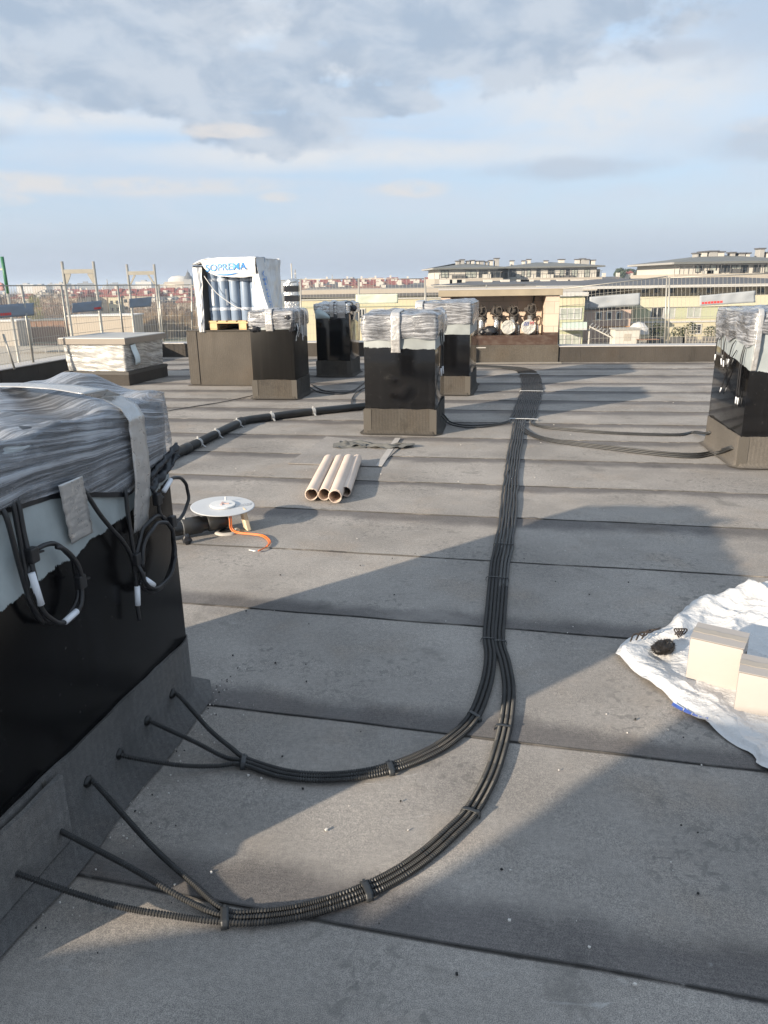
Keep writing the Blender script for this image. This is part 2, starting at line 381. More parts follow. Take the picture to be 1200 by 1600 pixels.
# ------------------------------------------------------------------ roof
def xleft(y): return -5.27 - .198*(17.85-y)
def yfar(x): return (15.30 - (x-3.56)*.115) if x > 3.0 else 16.95 - (x-2.0)*.125
SEAMS = [(-6.2+.94*i) for i in range(8)] + [1.32, 2.28, 3.24, 4.17, 5.07, 5.98, 6.95, 7.9, 8.85, 9.75, 10.6, 11.5, 12.45, 13.45, 14.5, 15.5, 16.5, 17.5, 18.6, 19.6]
def slope(y): return -.24 + .115*min(max((y-1)/12, 0), 1)
def seam_y(i, x): y = SEAMS[i]; return y + slope(y)*(x-.9) + .018*N3(x*.8, i*3.3, 0)+.006*N3(x*3.1, i*1.7, 2)
rb = MB(); uva = []; uvb = []
NX = 120
for i in range(len(SEAMS)-1):
    near = SEAMS[i] < 4.0
    o = len(rb.v)
    for j, fj in enumerate((-1, 0, .03, .12, .3, .6, .85, .95, 1)):
        for k in range(NX+1):
            x = -9 + 19*k/NX; y0, y1 = seam_y(i, x), seam_y(i+1, x); drop = fj < 0; fj_ = max(fj, 0); y = y0+(y1-y0)*fj_
            yl = yfar(x)
            z = .0055*(1-fj_)**2 + .0025*N3(x*1.4, y*1.4, 5) - .003 + .0025*N3(x*3.3, y*2.2, 8)*(1-fj_) - (.009 if drop else 0)
            xx = max(x, xleft(y)); rb.v.append(Vector((xx, min(y, yl), z)))
            D0 = (y-y0)*.985; D1 = (y1-y)*.985
            uva.append((D0, .15 if near else -.1)); uvb.append((D1, -.1 if near or SEAMS[i+1] < 4.0 else .14+.035*((i*7) % 3)+.006*i*(i > 14)))
    for j in range(8):
        for k in range(NX):
            a = o+j*(NX+1)+k; q = (a, a+1, a+NX+2, a+NX+1)
            if j == 0 or rb.v[q[3]].y-rb.v[q[0]].y > 1e-4 or rb.v[q[2]].y-rb.v[q[1]].y > 1e-4:
                if abs(rb.v[q[1]].x-rb.v[q[0]].x) > 1e-4 or abs(rb.v[q[2]].x-rb.v[q[3]].x) > 1e-4: rb.f.append(q)
rb.uv = [uva, uvb]
roof = rb.build('flat_roof', M['roof'], smooth=False); tag(roof, kind='structure')
wallm = plain('render_wall', (.45, .42, .36), .85)
outline = [(xleft(-7)-.2, -7), (10, -7), (10, yfar(10)+.4), (3.58, yfar(3.58)+.4), (3.58, 17), (-5.3, 18.2)]
MB().prism(outline, -15.2, -.06).build('wall', wallm, roof)
p = [G(450, 725), G(592, 730), G(630, 695), G(510, 683)]
M['patch'] = membrane('patch_membrane', (.26, .245, .23))
def pfn(u, v):
    q = (p[0]*(1-u)+p[1]*u)*(1-v)+(p[3]*(1-u)+p[2]*u)*v; q.z = .0095+.002*N3(u*4, v*4, 1); return q
MB().sheet(pfn, 16, 12, .005).build('roof_patch', M['patch'], roof)
b = MB().bar(p[1]+Vector((0, 0, .011)), p[2]+Vector((-.05, .3, .011)), .06, .004)
b.build('seam_strip', plain('grey_strip', (.36,.34,.32), .8), roof)

def wall_run(name, a, b, h, w, label, cop=True):
    a = Vector(a); b = Vector(b); d_ = b-a; ang = math.atan2(d_.y, d_.x); L = d_.length
    r = thing(name, label, 'parapet', (a.x, a.y, 0), ang)
    m = MB().box((0, 0, -.05), (L, w, h), bev=.012)
    x = .35
    while x < L: m.box((x, -.004, 0), (x+.012+random.random()*.1, .01, h-.02)); x += 1.0+.2*random.random()
    m.build('upstand', M['parapet'], r)
    if cop: MB().box((-.02, -.02, h+.002), (L+.02, w+.14, h+.022), bev=.006).build('coping', M['coping'], r)
    return r
pl0 = Vector((xleft(4), 4, 0)); pl1 = Vector((xleft(17.85), 17.85, 0))
wall_run('parapet_wall', (pl1.x, pl1.y, 0), (2.1, yfar(2.1), 0), .30, .3, 'low dark parapet across the far edge behind the pallet and chimneys')
r_ = wall_run('parapet_wall', (pl1.x, pl1.y+.3, 0), (pl0.x, pl0.y, 0), .31, .3, 'dark parapet with pale coping running along the roof side under the scaffold frames')
# mirrored so that its thickness lies outside the roof
for ch in r_.children:
    for v in ch.data.vertices: v.co.y = -v.co.y
    ch.data.flip_normals()
wall_run('parapet_wall', (3.60, yfar(3.6), 0), (9.9, yfar(9.9), 0), .305, .3, 'low brown parapet below the mesh fence beside the pipe niche')
# ------------------------------------------------------------------ chimneys
def rrect(w, d, r, n):                    # rounded rectangle: list of (point, outward normal, arclength)
    pts = []; hw, hd = w/2-r, d/2-r
    segs = [((-hw, hd), math.pi/2), ((-hw, -hd), math.pi), ((hw, -hd), math.pi*1.5), ((hw, hd), math.pi*2)]
    for k, (c0, a0) in enumerate(segs):
        for i in range(7):
            a = a0+math.pi/2*i/6; pts.append((Vector((c0[0]+r*math.cos(a), c0[1]+r*math.sin(a), 0)), Vector((math.cos(a), math.sin(a), 0))))
    out = []; L = 0; N = len(pts)
    tot = []
    for i in range(N):
        a, b = pts[i], pts[(i+1) % N]; tot.append((b[0]-a[0]).length)
    P = sum(tot)
    for j in range(n):
        s = P*j/n; i = 0; acc = 0
        while acc+tot[i] < s: acc += tot[i]; i += 1
        t = (s-acc)/max(tot[i], 1e-9); a, b = pts[i], pts[(i+1) % N]
        out.append((a[0].lerp(b[0], t), a[1].lerp(b[1], t).normalized(), s))
    return out, P
def cap(w, d, z0, ztop, off=.008, puff=.02, amp=.006, seed=0.0, n=150, ns=26, nt=16, r=.035, hump=None, fold=34, low=.016, unfold=False):
    """lumpy wrapped cap: z0(p) lower edge, ztop(p) upper surface, as lofted rings"""
    m = MB(); uv = []
    ring, P = rrect(w+2*off, d+2*off, r, n)
    def zt(p): return ztop + (hump(p) if hump else 0)
    for j in range(ns+1):
        f = j/ns
        for p, nn, s in ring:
            a = z0(p); b = zt(p)-.02; z = a+(b-a)*f
            o = puff*math.sin(math.pi*min(1, f*1.1))**.7*(.55+.9*N3(p.x*3+seed, p.y*3, 2)) + amp*(N3(s*2.2+seed, z*fold, 1)+.6*N3(s*5+seed*2, z*fold*2.1, 4))
            o += low*N3(p.x*5+seed, p.y*5+3, z*6)
            q = p+nn*o; q.z = z; m.v.append(q); uv.append((s, z))
    for k in range(1, nt+1):
        t = k/nt; sc = 1-t*.985
        for p, nn, s in ring:
            q = Vector((p.x*sc, p.y*sc, 0)); e = min(1, t*7)
            q.z = zt(q) - .02*(1-e)**2 + .020*e*N3(q.x*8+seed, q.y*8, 3) + .036*e*FB(q.x*3.2+seed, q.y*3.2, 8, 3); m.v.append(q)
            uv.append((d*2+w-(d/2-q.y), ztop+(w/2-q.x)) if unfold else (q.x+seed, ztop+q.y+d/2))
    tot = ns+nt
    for j in range(tot):
        for i in range(n):
            l = (i+1) % n
            a = j*n+i; b = j*n+l; m.f.append((a, b, b+n, a+n))
    m.f.append(tuple(tot*n+i for i in range(n)))
    m.uv = [uv]
    return m
def ribbon(m, pts, wdir, w, th=.0016, jag=0.0, seed=0):
    """tape strip along pts; wdir(i) is the across direction"""
    pts = [Vector(p) for p in pts]; N = len(pts)
    def fn(u, v):
        x = u*(N-1); i = min(int(x), N-2); p = pts[i].lerp(pts[i+1], x-i); wd = wdir(i) if callable(wdir) else Vector(wdir)
        t = (pts[i+1]-pts[i]).normalized(); nn = t.cross(wd).normalized()
        return p + wd*(v-.5)*w*(1+jag*N3(u*9, seed, 2)) + nn*.003*N3(u*22+seed, v*3, 1)
    m.sheet(fn, max(8, N*5), 6, th)
def chimney(label, fr, yaw, w, d, h, paint, film_z, gloss=.2, collar_h=.285, grey=(.25, .27, .27), tapes=(), hump=None, seed=0.0, filmmat=None, cloth_dz=.012, big=False, black=(.0035, .0035, .004), n=150, puff=.02, spec=.5, pale=False):
    fr = Vector((fr[0], fr[1], 0)); Rz = Matrix.Rotation(-R(yaw), 3, 'Z')
    c = fr - Rz @ Vector((w/2, -d/2, 0))
    r = thing('chimney', label, 'chimney', (c.x, c.y, 0), -R(yaw), 'wrapped chimneys on the flat roof')
    pm = painted_chimney('chimney_paint', *paint, grey=grey, black=black, gloss=gloss, spec=spec)
    MB().box((-w/2, -d/2, .02), (w/2, d/2, h-.05), bev=.008).build('body', pm, r, ang=40)
    m = MB(); e = .012                       # membrane collar: four upstand sheets, a flared foot, overlaps
    ring, P = rrect(w, d, .012, 120)
    ol = len(m.v)
    prof = [(e, collar_h), (e+.001, .06), (e+.012, .025), (e+(.05 if big else .03), .014 if big else .012), (e+(.115 if big else .06), .0095)]
    for j, (o, z) in enumerate([(0.001, collar_h)]+prof):
        for p, nn, s in ring:
            jag = .012*N3(s*3+seed, j, 2)+.006*N3(s*12, seed, 1) if j < 2 else (.03*N3(s*2.5, seed, 3) if j == 5 else 0)
            q = p+nn*(o+(jag if j == 5 else .002*N3(s*4, z*8, seed))); q.z = z+(jag if j < 2 else 0); m.v.append(q)
    for j in range(5):
        for i in range(120): m.f.append((ol+j*120+i, ol+j*120+(i+1) % 120, ol+(j+1)*120+(i+1) % 120, ol+(j+1)*120+i))
    col = m.build('collar', M['collar_near'] if big else M['collar_sunlit'] if pale else M['collar'], r, ang=50)
    om = plain('overlap_membrane', (.070, .063, .054), .9, bump=.3)
    for lo, hi in (((-w/2-e-.005, -d/2-e-.006, .012), (-w/2+.07, -d/2-e+.004, collar_h-.004)), ((w/2-.06, -d/2-e-.006, .012), (w/2+e+.006, -d/2-e+.004, collar_h-.002)), ((w/2+e-.004, -d/2+.35*d, .012), (w/2+e+.005, -d/2+.36*d, collar_h-.004))):
        MB().box(lo, hi).build('collar_overlap', om, col)
    z0 = film_z if callable(film_z) else (lambda p, z=film_z: z+.05*N3(p.x*2.2+seed, p.y*2.2, 7)+.012*N3(p.x*9, p.y*9, seed))
    cl = cap(w, d, lambda p: z0(p)+cloth_dz, h-.03, .007, puff*.45, .003, seed+3, n=110, ns=12, nt=14, hump=hump)
    cl.build('dark_cover', M['black_cloth'], r, smooth=True)
    cap(w, d, z0, h, .020, puff, .003 if not big else .0022, seed, hump=hump, n=n, ns=26 if not big else 60, low=.016 if not big else .007, unfold=big).build('film_wrap', filmmat or M['film'], r, smooth=True)
    for side, s, tw, zl, across in tapes:     # strips of silver tape over the cap
        pts = []
        o = .042
        def hz(x, y): return h+(hump(Vector((x, y, 0))) if hump else 0)+.012
        zs = [zl+(h-.03-zl)*k/8 for k in range(9)]
        if side == 'front':
            pts = [Vector((s, -d/2-(.014+ .026*min(1, k/3)), z)) for k, z in enumerate(zs)] + [Vector((s, -d/2-.012, hz(s, -d/2)))] + [Vector((s, -d/2+d*across*k/6, hz(s, -d/2+d*across*k/6)+.008)) for k in range(1, 7)]
            wd = Vector((1, 0, 0))
        elif side == 'right':
            pts = [Vector((w/2+(.014+.026*min(1, k/3)), s, z)) for k, z in enumerate(zs)] + [Vector((w/2+.012, s, hz(w/2, s)))] + [Vector((w/2-w*across*k/6, s, hz(w/2-w*across*k/6, s)+.008)) for k in range(1, 7)]
            wd = Vector((0, 1, 0))
        else:
            pts = [Vector((-w/2-(.014+.026*min(1, k/3)), s, z)) for k, z in enumerate(zs)] + [Vector((-w/2-.012, s, hz(-w/2, s)))] + [Vector((-w/2+w*across*k/6, s, hz(-w/2+w*across*k/6, s)+.008)) for k in range(1, 7)]
            wd = Vector((0, -1, 0))
        tm = MB(); ribbon(tm, pts, wd, tw, jag=.12, seed=seed+s); tm.build('tape_strip', M['tape'], r, smooth=True)
    return r

ch_mid = chimney('black chimney nearest the beige tube rolls, one silver tape strip down its front', (.58, 8.09), 10.3, .785, 1.0, 1.31,
    (.945, -.03, 0, .030), lambda p: 1.035+.035*N3(p.x*4, p.y*4, 7)+.03*max(0, p.x), tapes=[('front', -.035, .105, .90, .5), ('right', .05, .07, .98, .3)], seed=1.3, gloss=.05,
    hump=lambda p: .03*math.exp(-((p.x+.2)**2+(p.y+.1)**2)/.05))
ch_two = chimney('black chimney standing in front of the pallet plinth, black rags at its wrapped corner', (-1.26, 10.88), 9, .645, .80, 1.27,
    (.92, .01, -.2, .004), 1.03, tapes=[('front', -.02, .11, .98, .6), ('right', -.18, .05, .88, .3), ('right', .12, .06, .86, .3)], seed=5.1, gloss=.34, spec=.12, black=(.0065, .006, .0055))
ch_back = chimney('smaller black chimney deep in shade between the pallet and the tube-side chimney', (-.56, 13.44), 9.5, .61, .85, 1.29,
    (1.02, -.02, -.25, .008), lambda p: 1.10+.03*N3(p.x*6, p.y*6, 3), tapes=[('front', .17, .15, 1.03, .4), ('front', .0, .07, 1.05, .4), ('right', -.1, .2, .98, .3)], seed=8.7, gloss=.05, filmmat=M['foil'], puff=.004)
ch_beh = chimney('black chimney in front of the pipe niche, silver tape over its puffy film top', (1.29, 10.98), 11.5, .76, 1.27, 1.34,
    (.885, -.01, 0, .006), 1.02, tapes=[('front', -.36, .12, 1.06, .5)], seed=11.9, gloss=.07)
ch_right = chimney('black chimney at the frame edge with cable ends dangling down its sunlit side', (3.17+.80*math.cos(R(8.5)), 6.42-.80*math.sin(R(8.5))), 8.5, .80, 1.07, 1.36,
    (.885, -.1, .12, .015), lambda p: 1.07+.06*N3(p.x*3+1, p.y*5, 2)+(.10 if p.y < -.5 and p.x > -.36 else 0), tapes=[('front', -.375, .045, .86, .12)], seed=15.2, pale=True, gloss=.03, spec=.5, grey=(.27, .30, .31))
# the tall chimney beside the camera
BIG_YAW, BIG_W, BIG_D = 13.0, .80, 1.44
_bu = Vector((math.sin(R(BIG_YAW)), math.cos(R(BIG_YAW)), 0)); _bn = Vector((math.cos(R(BIG_YAW)), -math.sin(R(BIG_YAW)), 0))
BFAR = Vector((-.82, 2.75, 0)); BNEAR = BFAR-_bu*BIG_D
def big_z0(p):
    s = p.y-BIG_D/2                       # 0 at the far corner, negative towards the camera
    t = [(-1.6, 1.10), (-.89, 1.09), (-.67, 1.07), (-.56, 1.04), (-.31, .97), (-.2, 1.0), (0.02, 1.07), (.2, 1.07)]
    for (a, za), (b, zb) in zip(t, t[1:]):
        if s <= b: return za+(zb-za)*max(0, (s-a)/(b-a)) + .004*N3(p.y*25, 0, 3)
    return 1.07
def big_hump(p):
    g = lambda x, y, a, b: math.exp(-((p.x-x)/a)**2-((p.y-y)/b)**2)
    return .085*g(.14, .60, .13, .10)+.05*g(-.10, .35, .20, .2)+.035*g(-.25, .0, .2, .3)+.02*FB(p.x*5, p.y*5, 2, 3)
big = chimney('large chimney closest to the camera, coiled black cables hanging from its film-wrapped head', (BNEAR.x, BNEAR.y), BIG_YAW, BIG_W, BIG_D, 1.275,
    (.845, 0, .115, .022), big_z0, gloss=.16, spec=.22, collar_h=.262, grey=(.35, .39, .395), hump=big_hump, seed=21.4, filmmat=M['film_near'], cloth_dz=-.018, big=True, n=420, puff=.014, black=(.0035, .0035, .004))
def BP(s, z, o=0.0):                       # point on the big chimney's camera-side face
    q = BFAR+_bu*s+_bn*o; q.z = z; return q
tm = MB(); ribbon(tm, [BP(-.62+.01*k-.02, z, .040-.005*k) for k, z in enumerate((1.10, 1.06, 1.02, .98, .94, .90))], _bu, .115, jag=.1, seed=3)
tm.build('tape_strip', M['tape'], big, smooth=True, world=True)
pts = [BP(-.265, z, .016+.032*min(1, (z-.82)/.2)) for z in (.82, .87, .92, .97, 1.02, 1.07, 1.12, 1.17, 1.22)] + [BP(-.275, 1.262, .03), BP(-.285, 1.295, -.01)]
top = [Vector((-.80, 2.26, 1.315)), Vector((-.90, 2.33, 1.33)), Vector((-1.04, 2.42, 1.335)), Vector((-1.32, 2.56, 1.33)), Vector((-1.6, 2.66, 1.31))]
wd = lambda i: _bu if i < 10 else Vector((.45, .89, 0))
tm = MB(); ribbon(tm, pts[:-1]+[BP(-.30, 1.298, -.02)]+top[1:], wd, .10, jag=.06, seed=9)
tm.build('tape_strip', M['tape'], big, smooth=True, world=True)
m = MB(); m.box((0, -.006, .03), (.006, .5, .255))   # vertical overlap of the collar
rg = MB(); a_, b_ = BP(-.885, .03, .0165), BP(-.885, .25, .0165)
rg.sheet(lambda u, v: BP(-.885-.56*u, .03+.225*v+.006*N3(u*5, v*3, 1), .0300+.003*N3(u*6, v*6, 3)), 20, 8, .016)
rg.build('collar_overlap', membrane('lap_membrane', (.150, .147, .144), ribs=True), big, world=True)
for s_, z_ in [(-.18, .11), (-.37, .11), (-.56, .10), (-.74, .12), (-.93, .10), (-1.12, .12)]:
    T_ = Matrix.Translation(BP(s_, z_-.004, .030 if s_ < -.885 else .013)) @ _bn.to_track_quat('Z', 'Y').to_matrix().to_4x4()
    MB().lathe([(.0135, -.004), (.021, -.003), (.019, .004), (.0125, .010), (.0095, .011)], 20, T_, wob=.35, seed=s_*9).build('sealed_hole', plain('bitumen_seal', (.006, .006, .006), .45), big, True, True)
for nm, mat in (('corner_rag', M['black_cloth']),):
    def fnr(u, v):
        s_ = -.19+.22*u; z_ = 1.0+.07*u-.07*(1-.2*u)*v+.012*N3(u*6, v*8, 2)
        return BP(s_, z_, .022+.014*N3(u*9, v*12, 4)+.012*math.sin(v*9))
    MB().sheet(fnr, 26, 16, .003).build(nm, mat, big, smooth=True, world=True)
# unseen chimney added behind the camera, sized and placed to shade the foreground
chimney('unseen black chimney added behind the camera to shade the foreground', (-2.30, -2.70), 10, 1.1, 1.8, 1.72, (1.3, 0, 0, .01), 1.45, seed=31.0, tapes=[('front', 0, .1, 1.3, .5)])

bs = thing('added_shadow_stack', 'unseen stack of pale boards added behind the camera to shade the roof', 'shadow caster', (-2.25, -.10, 0), R(10))  # invented and unseen; its top edge shapes the shade at the lower left
for k in range(7): MB().box((-.46+.01*(k % 2), -.40, .012+.1*k), (.46-.008*(k % 3), .30, .108+.1*k), bev=.006).build('board', plain('shadow_stack_foam', (.55, .52, .42), .8), bs)
# rags, bulges on single chimneys
def rag(parent, c, rad, seed, mat='black_cloth', sc=(1, 1, 1), amp=.35, name='rag'):
    m = MB(); n1, n2 = 22, 14; c = Vector(c)
    def fn(u, v):
        th = u*2*math.pi; ph = (v-.5)*math.pi*.999; q = Vector((math.cos(th)*math.cos(ph), math.sin(th)*math.cos(ph), math.sin(ph)))
        rr = rad*(1+amp*FB(q.x*2+seed, q.y*2, q.z*2, 3)+amp*.35*N3(q.x*6, q.y*6+seed, q.z*6)); return c+Vector((q.x*sc[0], q.y*sc[1], q.z*sc[2]))*rr
    m.grid(fn, n1, n2); return m.build(name, M[mat], parent, smooth=True)
rag(ch_two, (.30, -.40, 1.05), .055, 1, sc=(.8, .5, 1.5)); rag(ch_two, (.25, -.42, 1.17), .04, 2, sc=(1.2, .5, .9)); rag(ch_two, (-.26, -.42, 1.02), .07, 3, sc=(1.2, .35, .6))
rag(ch_two, (.34, -.2, 1.0), .06, 7, sc=(.4, 1.2, 1.0)); rag(ch_back, (.36, -.28, 1.19), .055, 4, sc=(1, 1, 1)); rag(ch_back, (-.22, -.30, 1.24), .09, 6, sc=(1.3, .5, .5))
def fnb(u, v):
    th = u*math.pi; return Vector((-.17+.0*u+(.19*math.cos(th))*(.9), -.43-.05*math.sin(v*math.pi), 1.0+.2*v*math.sin(th)**.5))
m = MB(); M['pale_foam'] = plain('pale_foam', (.44, .52, .53), .6)
m.sheet(lambda u, v: Vector((-.305+.27*u, -.428-.012-.045*math.sin(v*math.pi)*math.sin(u*math.pi)**.5, 1.02+(.19*(1-(u*.9)**2.2))*v)), 14, 10, .006); m.build('insulation_bulge', M['pale_foam'], ch_back, smooth=True)
for k, (s, zl, L) in enumerate(((.30, .99, .25), (.33, 1.0, .2))):
    pass
# loose white strands of film hanging at the side of two chimneys
def strand(parent, pts, w, seed):
    m = MB(); ribbon(m, pts, Vector((.15, .98, 0)), w, .002, jag=.7, seed=seed); m.build('film_strand', M['white_plastic'], parent, smooth=True)
strand(ch_two, [(.345+.02*math.sin(k), -.27, 1.08-.05*k) for k in range(6)], .03, 1); strand(ch_two, [(.35, .0+.004*k, 1.04-.045*k) for k in range(6)], .025, 2)
# ------------------------------------------------------------------ conduits over the roof
OD = .0092
def rib_tube(pts, r, n=9, upto=1e9):      # corrugated pipe: rings alternate crest and groove
    m = MB(); m.tube(pts, r, n, rf=lambda i: r*(1.0 if (i % 4) in (0, 1) else .72) if i < upto else r*.95); return m
holes = [(-.18, .11), (-.37, .11), (-.56, .10), (-.74, .12), (-.93, .10), (-1.12, .12)]
PA = [(380, 1195), (440, 1214), (500, 1220), (560, 1216), (610, 1205), (660, 1186), (705, 1160), (740, 1124), (760, 1072), (766, 1030), (763, 1000), (766, 960)]
PB = [(350, 1438), (400, 1440), (460, 1433), (520, 1417), (573, 1397), (625, 1370), (670, 1338), (705, 1306), (735, 1275), (762, 1228), (778, 1185), (791, 1130), (795, 1080), (789, 1040), (780, 1005), (783, 960)]
TR = [(777, 905), (786, 860), (792, 820), (796, 780), (799, 745), (803, 712), (807, 690), (812, 660), (819, 635), (826, 614), (827, 598), (823, 585), (812, 578.5), (790, 575.5), (760, 574), (735, 573), (715, 573)]
trunk = [G(x, y) for x, y in TR]
trunk = [Vector((p.x, p.y, 0)) for p in trunk]
PITCHW = .0192
cl_ = cat_pts(trunk, .05)
def side_of(path, i):
    t = (path[min(i+1, len(path)-1)]-path[max(i-1, 0)]).normalized(); return Vector((t.y, -t.x, 0))
def off_path(ctrl, off, start=0):
    out = []
    for i in range(start, len(ctrl)): q = Vector(ctrl[i]); out.append(q+side_of(ctrl, i)*off)
    return out
TC = cat_pts(trunk, .12)
def conduit(ctrl, label, step, upto, group='corrugated conduits from the big chimney', r=OD, n=9):
    pts = cat_pts(ctrl, step)
    if upto: pts = pts[:upto]+pts[upto::22]
    r_ = tag(rib_tube(pts, r, n, upto).build('conduit', M['conduit'], None, smooth=(upto == 0)), label, 'conduit', group)
    return r_
LA = ['first corrugated conduit, from the hole nearest the far corner of the large chimney', 'second corrugated conduit counted from the far corner of the large chimney', 'third corrugated conduit from the far corner, joining the inner three-strand curve',
      'fourth corrugated conduit from the far corner, innermost of the wide outer curve', 'fifth corrugated conduit from the far corner, middle strand of the wide outer curve', 'sixth corrugated conduit, outermost of the wide curve and closest to the camera']
nT = len(TC)
def wob(p, k, i): return Vector((p.x+.006*N3(i*.9, k*7.3, 1), p.y, p.z))
def lanew(i): return 1.05+.30*min(1, i/40)
for k in range(6):
    s, z = holes[k]; A = k < 3; lane = (1-k) if A else (4-k)
    src = PA if A else PB
    pth = [G(x, y) for x, y in src]; pth = [Vector((p.x, p.y, OD+.006)) for p in pth]
    # lane offset: the first strand of each trio lies on the inner (far / left) side
    body = [p+side_of(pth, i)*(-lane)*PITCHW*(.98 if i else 1.0) for i, p in enumerate(pth)]
    h0, h1 = BP(s, z, -.03), BP(s, z, .045)
    tgt = body[0]; mid = (h1*.55+tgt*.45); mid.z = .035 + (.02 if k in (1, 4) else 0); q = h1.lerp(tgt, .78); q.z = OD+.008
    h1.z -= .012
    ctrl = [h0, BP(s, z, .01), h1, mid, q] + body
    lo = (k-2.5)*PITCHW
    far = [Vector((TC[i].x, TC[i].y, OD+.004))+side_of(TC, i)*lo*lanew(i)*(1.0+.10*N3(i*.6, 3.3, 1)) + side_of(TC, i)*.008*N3(i*.55, k*5.1, 2) for i in range(1, nT)]
    conduit(ctrl+far, LA[k], .0016, 1800)
def joiner(label, start, lane, join_i, group):
    lo = lane*PITCHW
    far = [Vector((TC[i].x, TC[i].y, OD+.004))+side_of(TC, i)*lo*lanew(i)*(1.0+.10*N3(i*.6, 3.3, 1)) + side_of(TC, i)*.008*N3(i*.55, lane*5.1, 2) for i in range(join_i, nT)]
    conduit(start+far, label, .03, 0, group)
ji = min(range(nT), key=lambda i: (TC[i]-Vector(G(812, 655))).length)+1
def gp(lst, z=OD+.004): return [Vector((G(x, y).x, G(x, y).y, z)) for x, y in lst]
a0 = G(690, 655, .10)
mp = ch_mid.matrix_basis if False else Matrix.LocRotScale(ch_mid.location, ch_mid.rotation_euler, None)
for j, lane in enumerate((-4.5, -3.5)):
    st = [mp @ Vector((.38, .02+.16*j, .13)), mp @ Vector((.43, .02+.16*j, .11)), mp @ Vector((.50, .02+.13*j, .035))] + gp([(724, 669-3*j), (750, 669-3*j), (775, 666-2*j), (795, 661-2*j)])
    joiner(['front strand of the conduit pair from the chimney by the tube rolls', 'rear strand of the conduit pair from the chimney by the tube rolls'][j], st, lane, ji, 'conduits joining from other chimneys')
mr = Matrix.LocRotScale(ch_right.location, ch_right.rotation_euler, None)
for j, lane in enumerate((6.5, 7.5)):
    st = [mr @ Vector((-.38, .40-.04*j, .16)), mr @ Vector((-.44, .40-.04*j, .13))] + gp([(1085-j*2, 676+j*2), (1060, 680+j*2), (1000, 679+j*2), (940, 676+j*2.2), (880, 671+j*2), (845, 667+j*2), (830, 661+j)])
    joiner(['upper strand of the thin conduit pair from the sunlit side chimney', 'lower strand of the thin conduit pair from the sunlit side chimney'][j], st, lane, ji+1, 'conduits joining from other chimneys')
for j, lane in enumerate((3.5, 4.5, 5.5)):
    st = [mr @ Vector((-.38, -.32-.035*j, .17-.01*j)), mr @ Vector((-.43, -.32-.035*j, .14))] + gp([(1118, 706+j*3), (1085, 711+j*3), (1030, 708+j*2.6), (960, 700+j*2.4), (890, 692+j*2), (845, 684+j*2), (824-j*3, 674+j), (817-j*2, 664)])
    joiner('%s strand of the three conduits curving from the base of the sunlit side chimney' % ['top', 'middle', 'bottom'][j], st, lane, ji, 'conduits joining from other chimneys')

def band_over(name, pt, across, width, label, mat, L=.03, r=OD, group=None, z=.004):
    """strap over a flat bundle: follows across vector, wraps to the roof on both ends"""
    pt = Vector((pt.x, pt.y, 0)); a = across.normalized(); t = Vector((-a.y, a.x, 0)); h = 2*r+z+.003
    prof = [(-width/2-.004, .004), (-width/2-.003, h*.6), (-width/2+.004, h), (0, h+.0015), (width/2-.004, h), (width/2+.003, h*.6), (width/2+.004, .004)]
    m = MB()
    def fn(u, v):
        x = u*(len(prof)-1); i = min(int(x), len(prof)-2); f = x-i
        o = prof[i][0]*(1-f)+prof[i+1][0]*f; zz = prof[i][1]*(1-f)+prof[i+1][1]*f
        return pt+a*o+t*(v-.5)*L+Vector((0, 0, zz+.001*N3(u*8, v*4, pt.x)))
    m.sheet(fn, 24, 3, .002)
    root = thing(name, label, 'strap', (pt.x, pt.y, 0), 0, group)
    m.build('band', M[mat], root, world=True, smooth=True)
    h_ = MB(); b0 = pt+a*(width*.5-.01); b0.z = h; h_.bar(b0, b0+a*.010, .007, .003); h_.build('buckle', M[mat], root, world=True)
    return root
def tie_at(x, y, dx, dy, w, label, L=.03, mat='tie'):
    p, q = G(x, y), G(x+dx, y+dy); ac = Vector((q.x-p.x, q.y-p.y, 0)); band_over('strap', p, ac, w, label, mat, L*.72, group='straps over the conduits')
W3 = PITCHW*3.1
for x, y, dx, dy, L, lb in [(381, 1195, 6, -30, .028, 'black strap where the inner three conduits first meet'), (610, 1205, -14, -40, .03, 'black strap at the bottom of the inner conduit curve'), (741, 1124, 40, 24, .022, 'black strap where the inner conduit curve turns away'),
        (352, 1439, 0, -40, .03, 'black strap where the outer three conduits first meet'), (573, 1397, -14, -34, .03, 'black strap low on the outer conduit curve'), (735, 1275, 40, 12, .02, 'black strap halfway up the outer conduit curve'), (786, 1142, 30, 4, .018, 'black strap above the seam on the outer conduit curve'),
        (762, 1004, 30, 2, .015, 'thin strap on the inner trio just before the two trios join'), (781, 1008, 30, 2, .015, 'thin strap on the outer trio just before the two trios join')]:
    tie_at(x, y, dx, dy, W3, lb, L)
tie_at(777, 908, 30, 2, PITCHW*6.5, 'thin black strap on the six conduits near the lit edge', .014)
tie_at(787, 855, 30, 2, PITCHW*6.5, 'thin black strap on the six conduits in the middle of the roof', .012)
for x, y, w, o, lb in [(812, 657, 12.2, 1.5, 'white strap where conduits from both sides join the bundle'), (826, 613, 12.2, 1.5, 'white strap on the widest stretch of the conduit bundle'), (823, 586, 12.2, 1.5, 'white strap at the bend before the pipe niche')]:
    p = G(x, y); i = min(range(nT), key=lambda k: (TC[k]-Vector((p.x, p.y, 0))).length); sv = side_of(TC, i)
    band_over('strap', TC[i]+sv*o*PITCHW*1.34, sv, PITCHW*(w+1.0)*1.34, lb, 'white_plastic', .035, group='straps over the conduits')

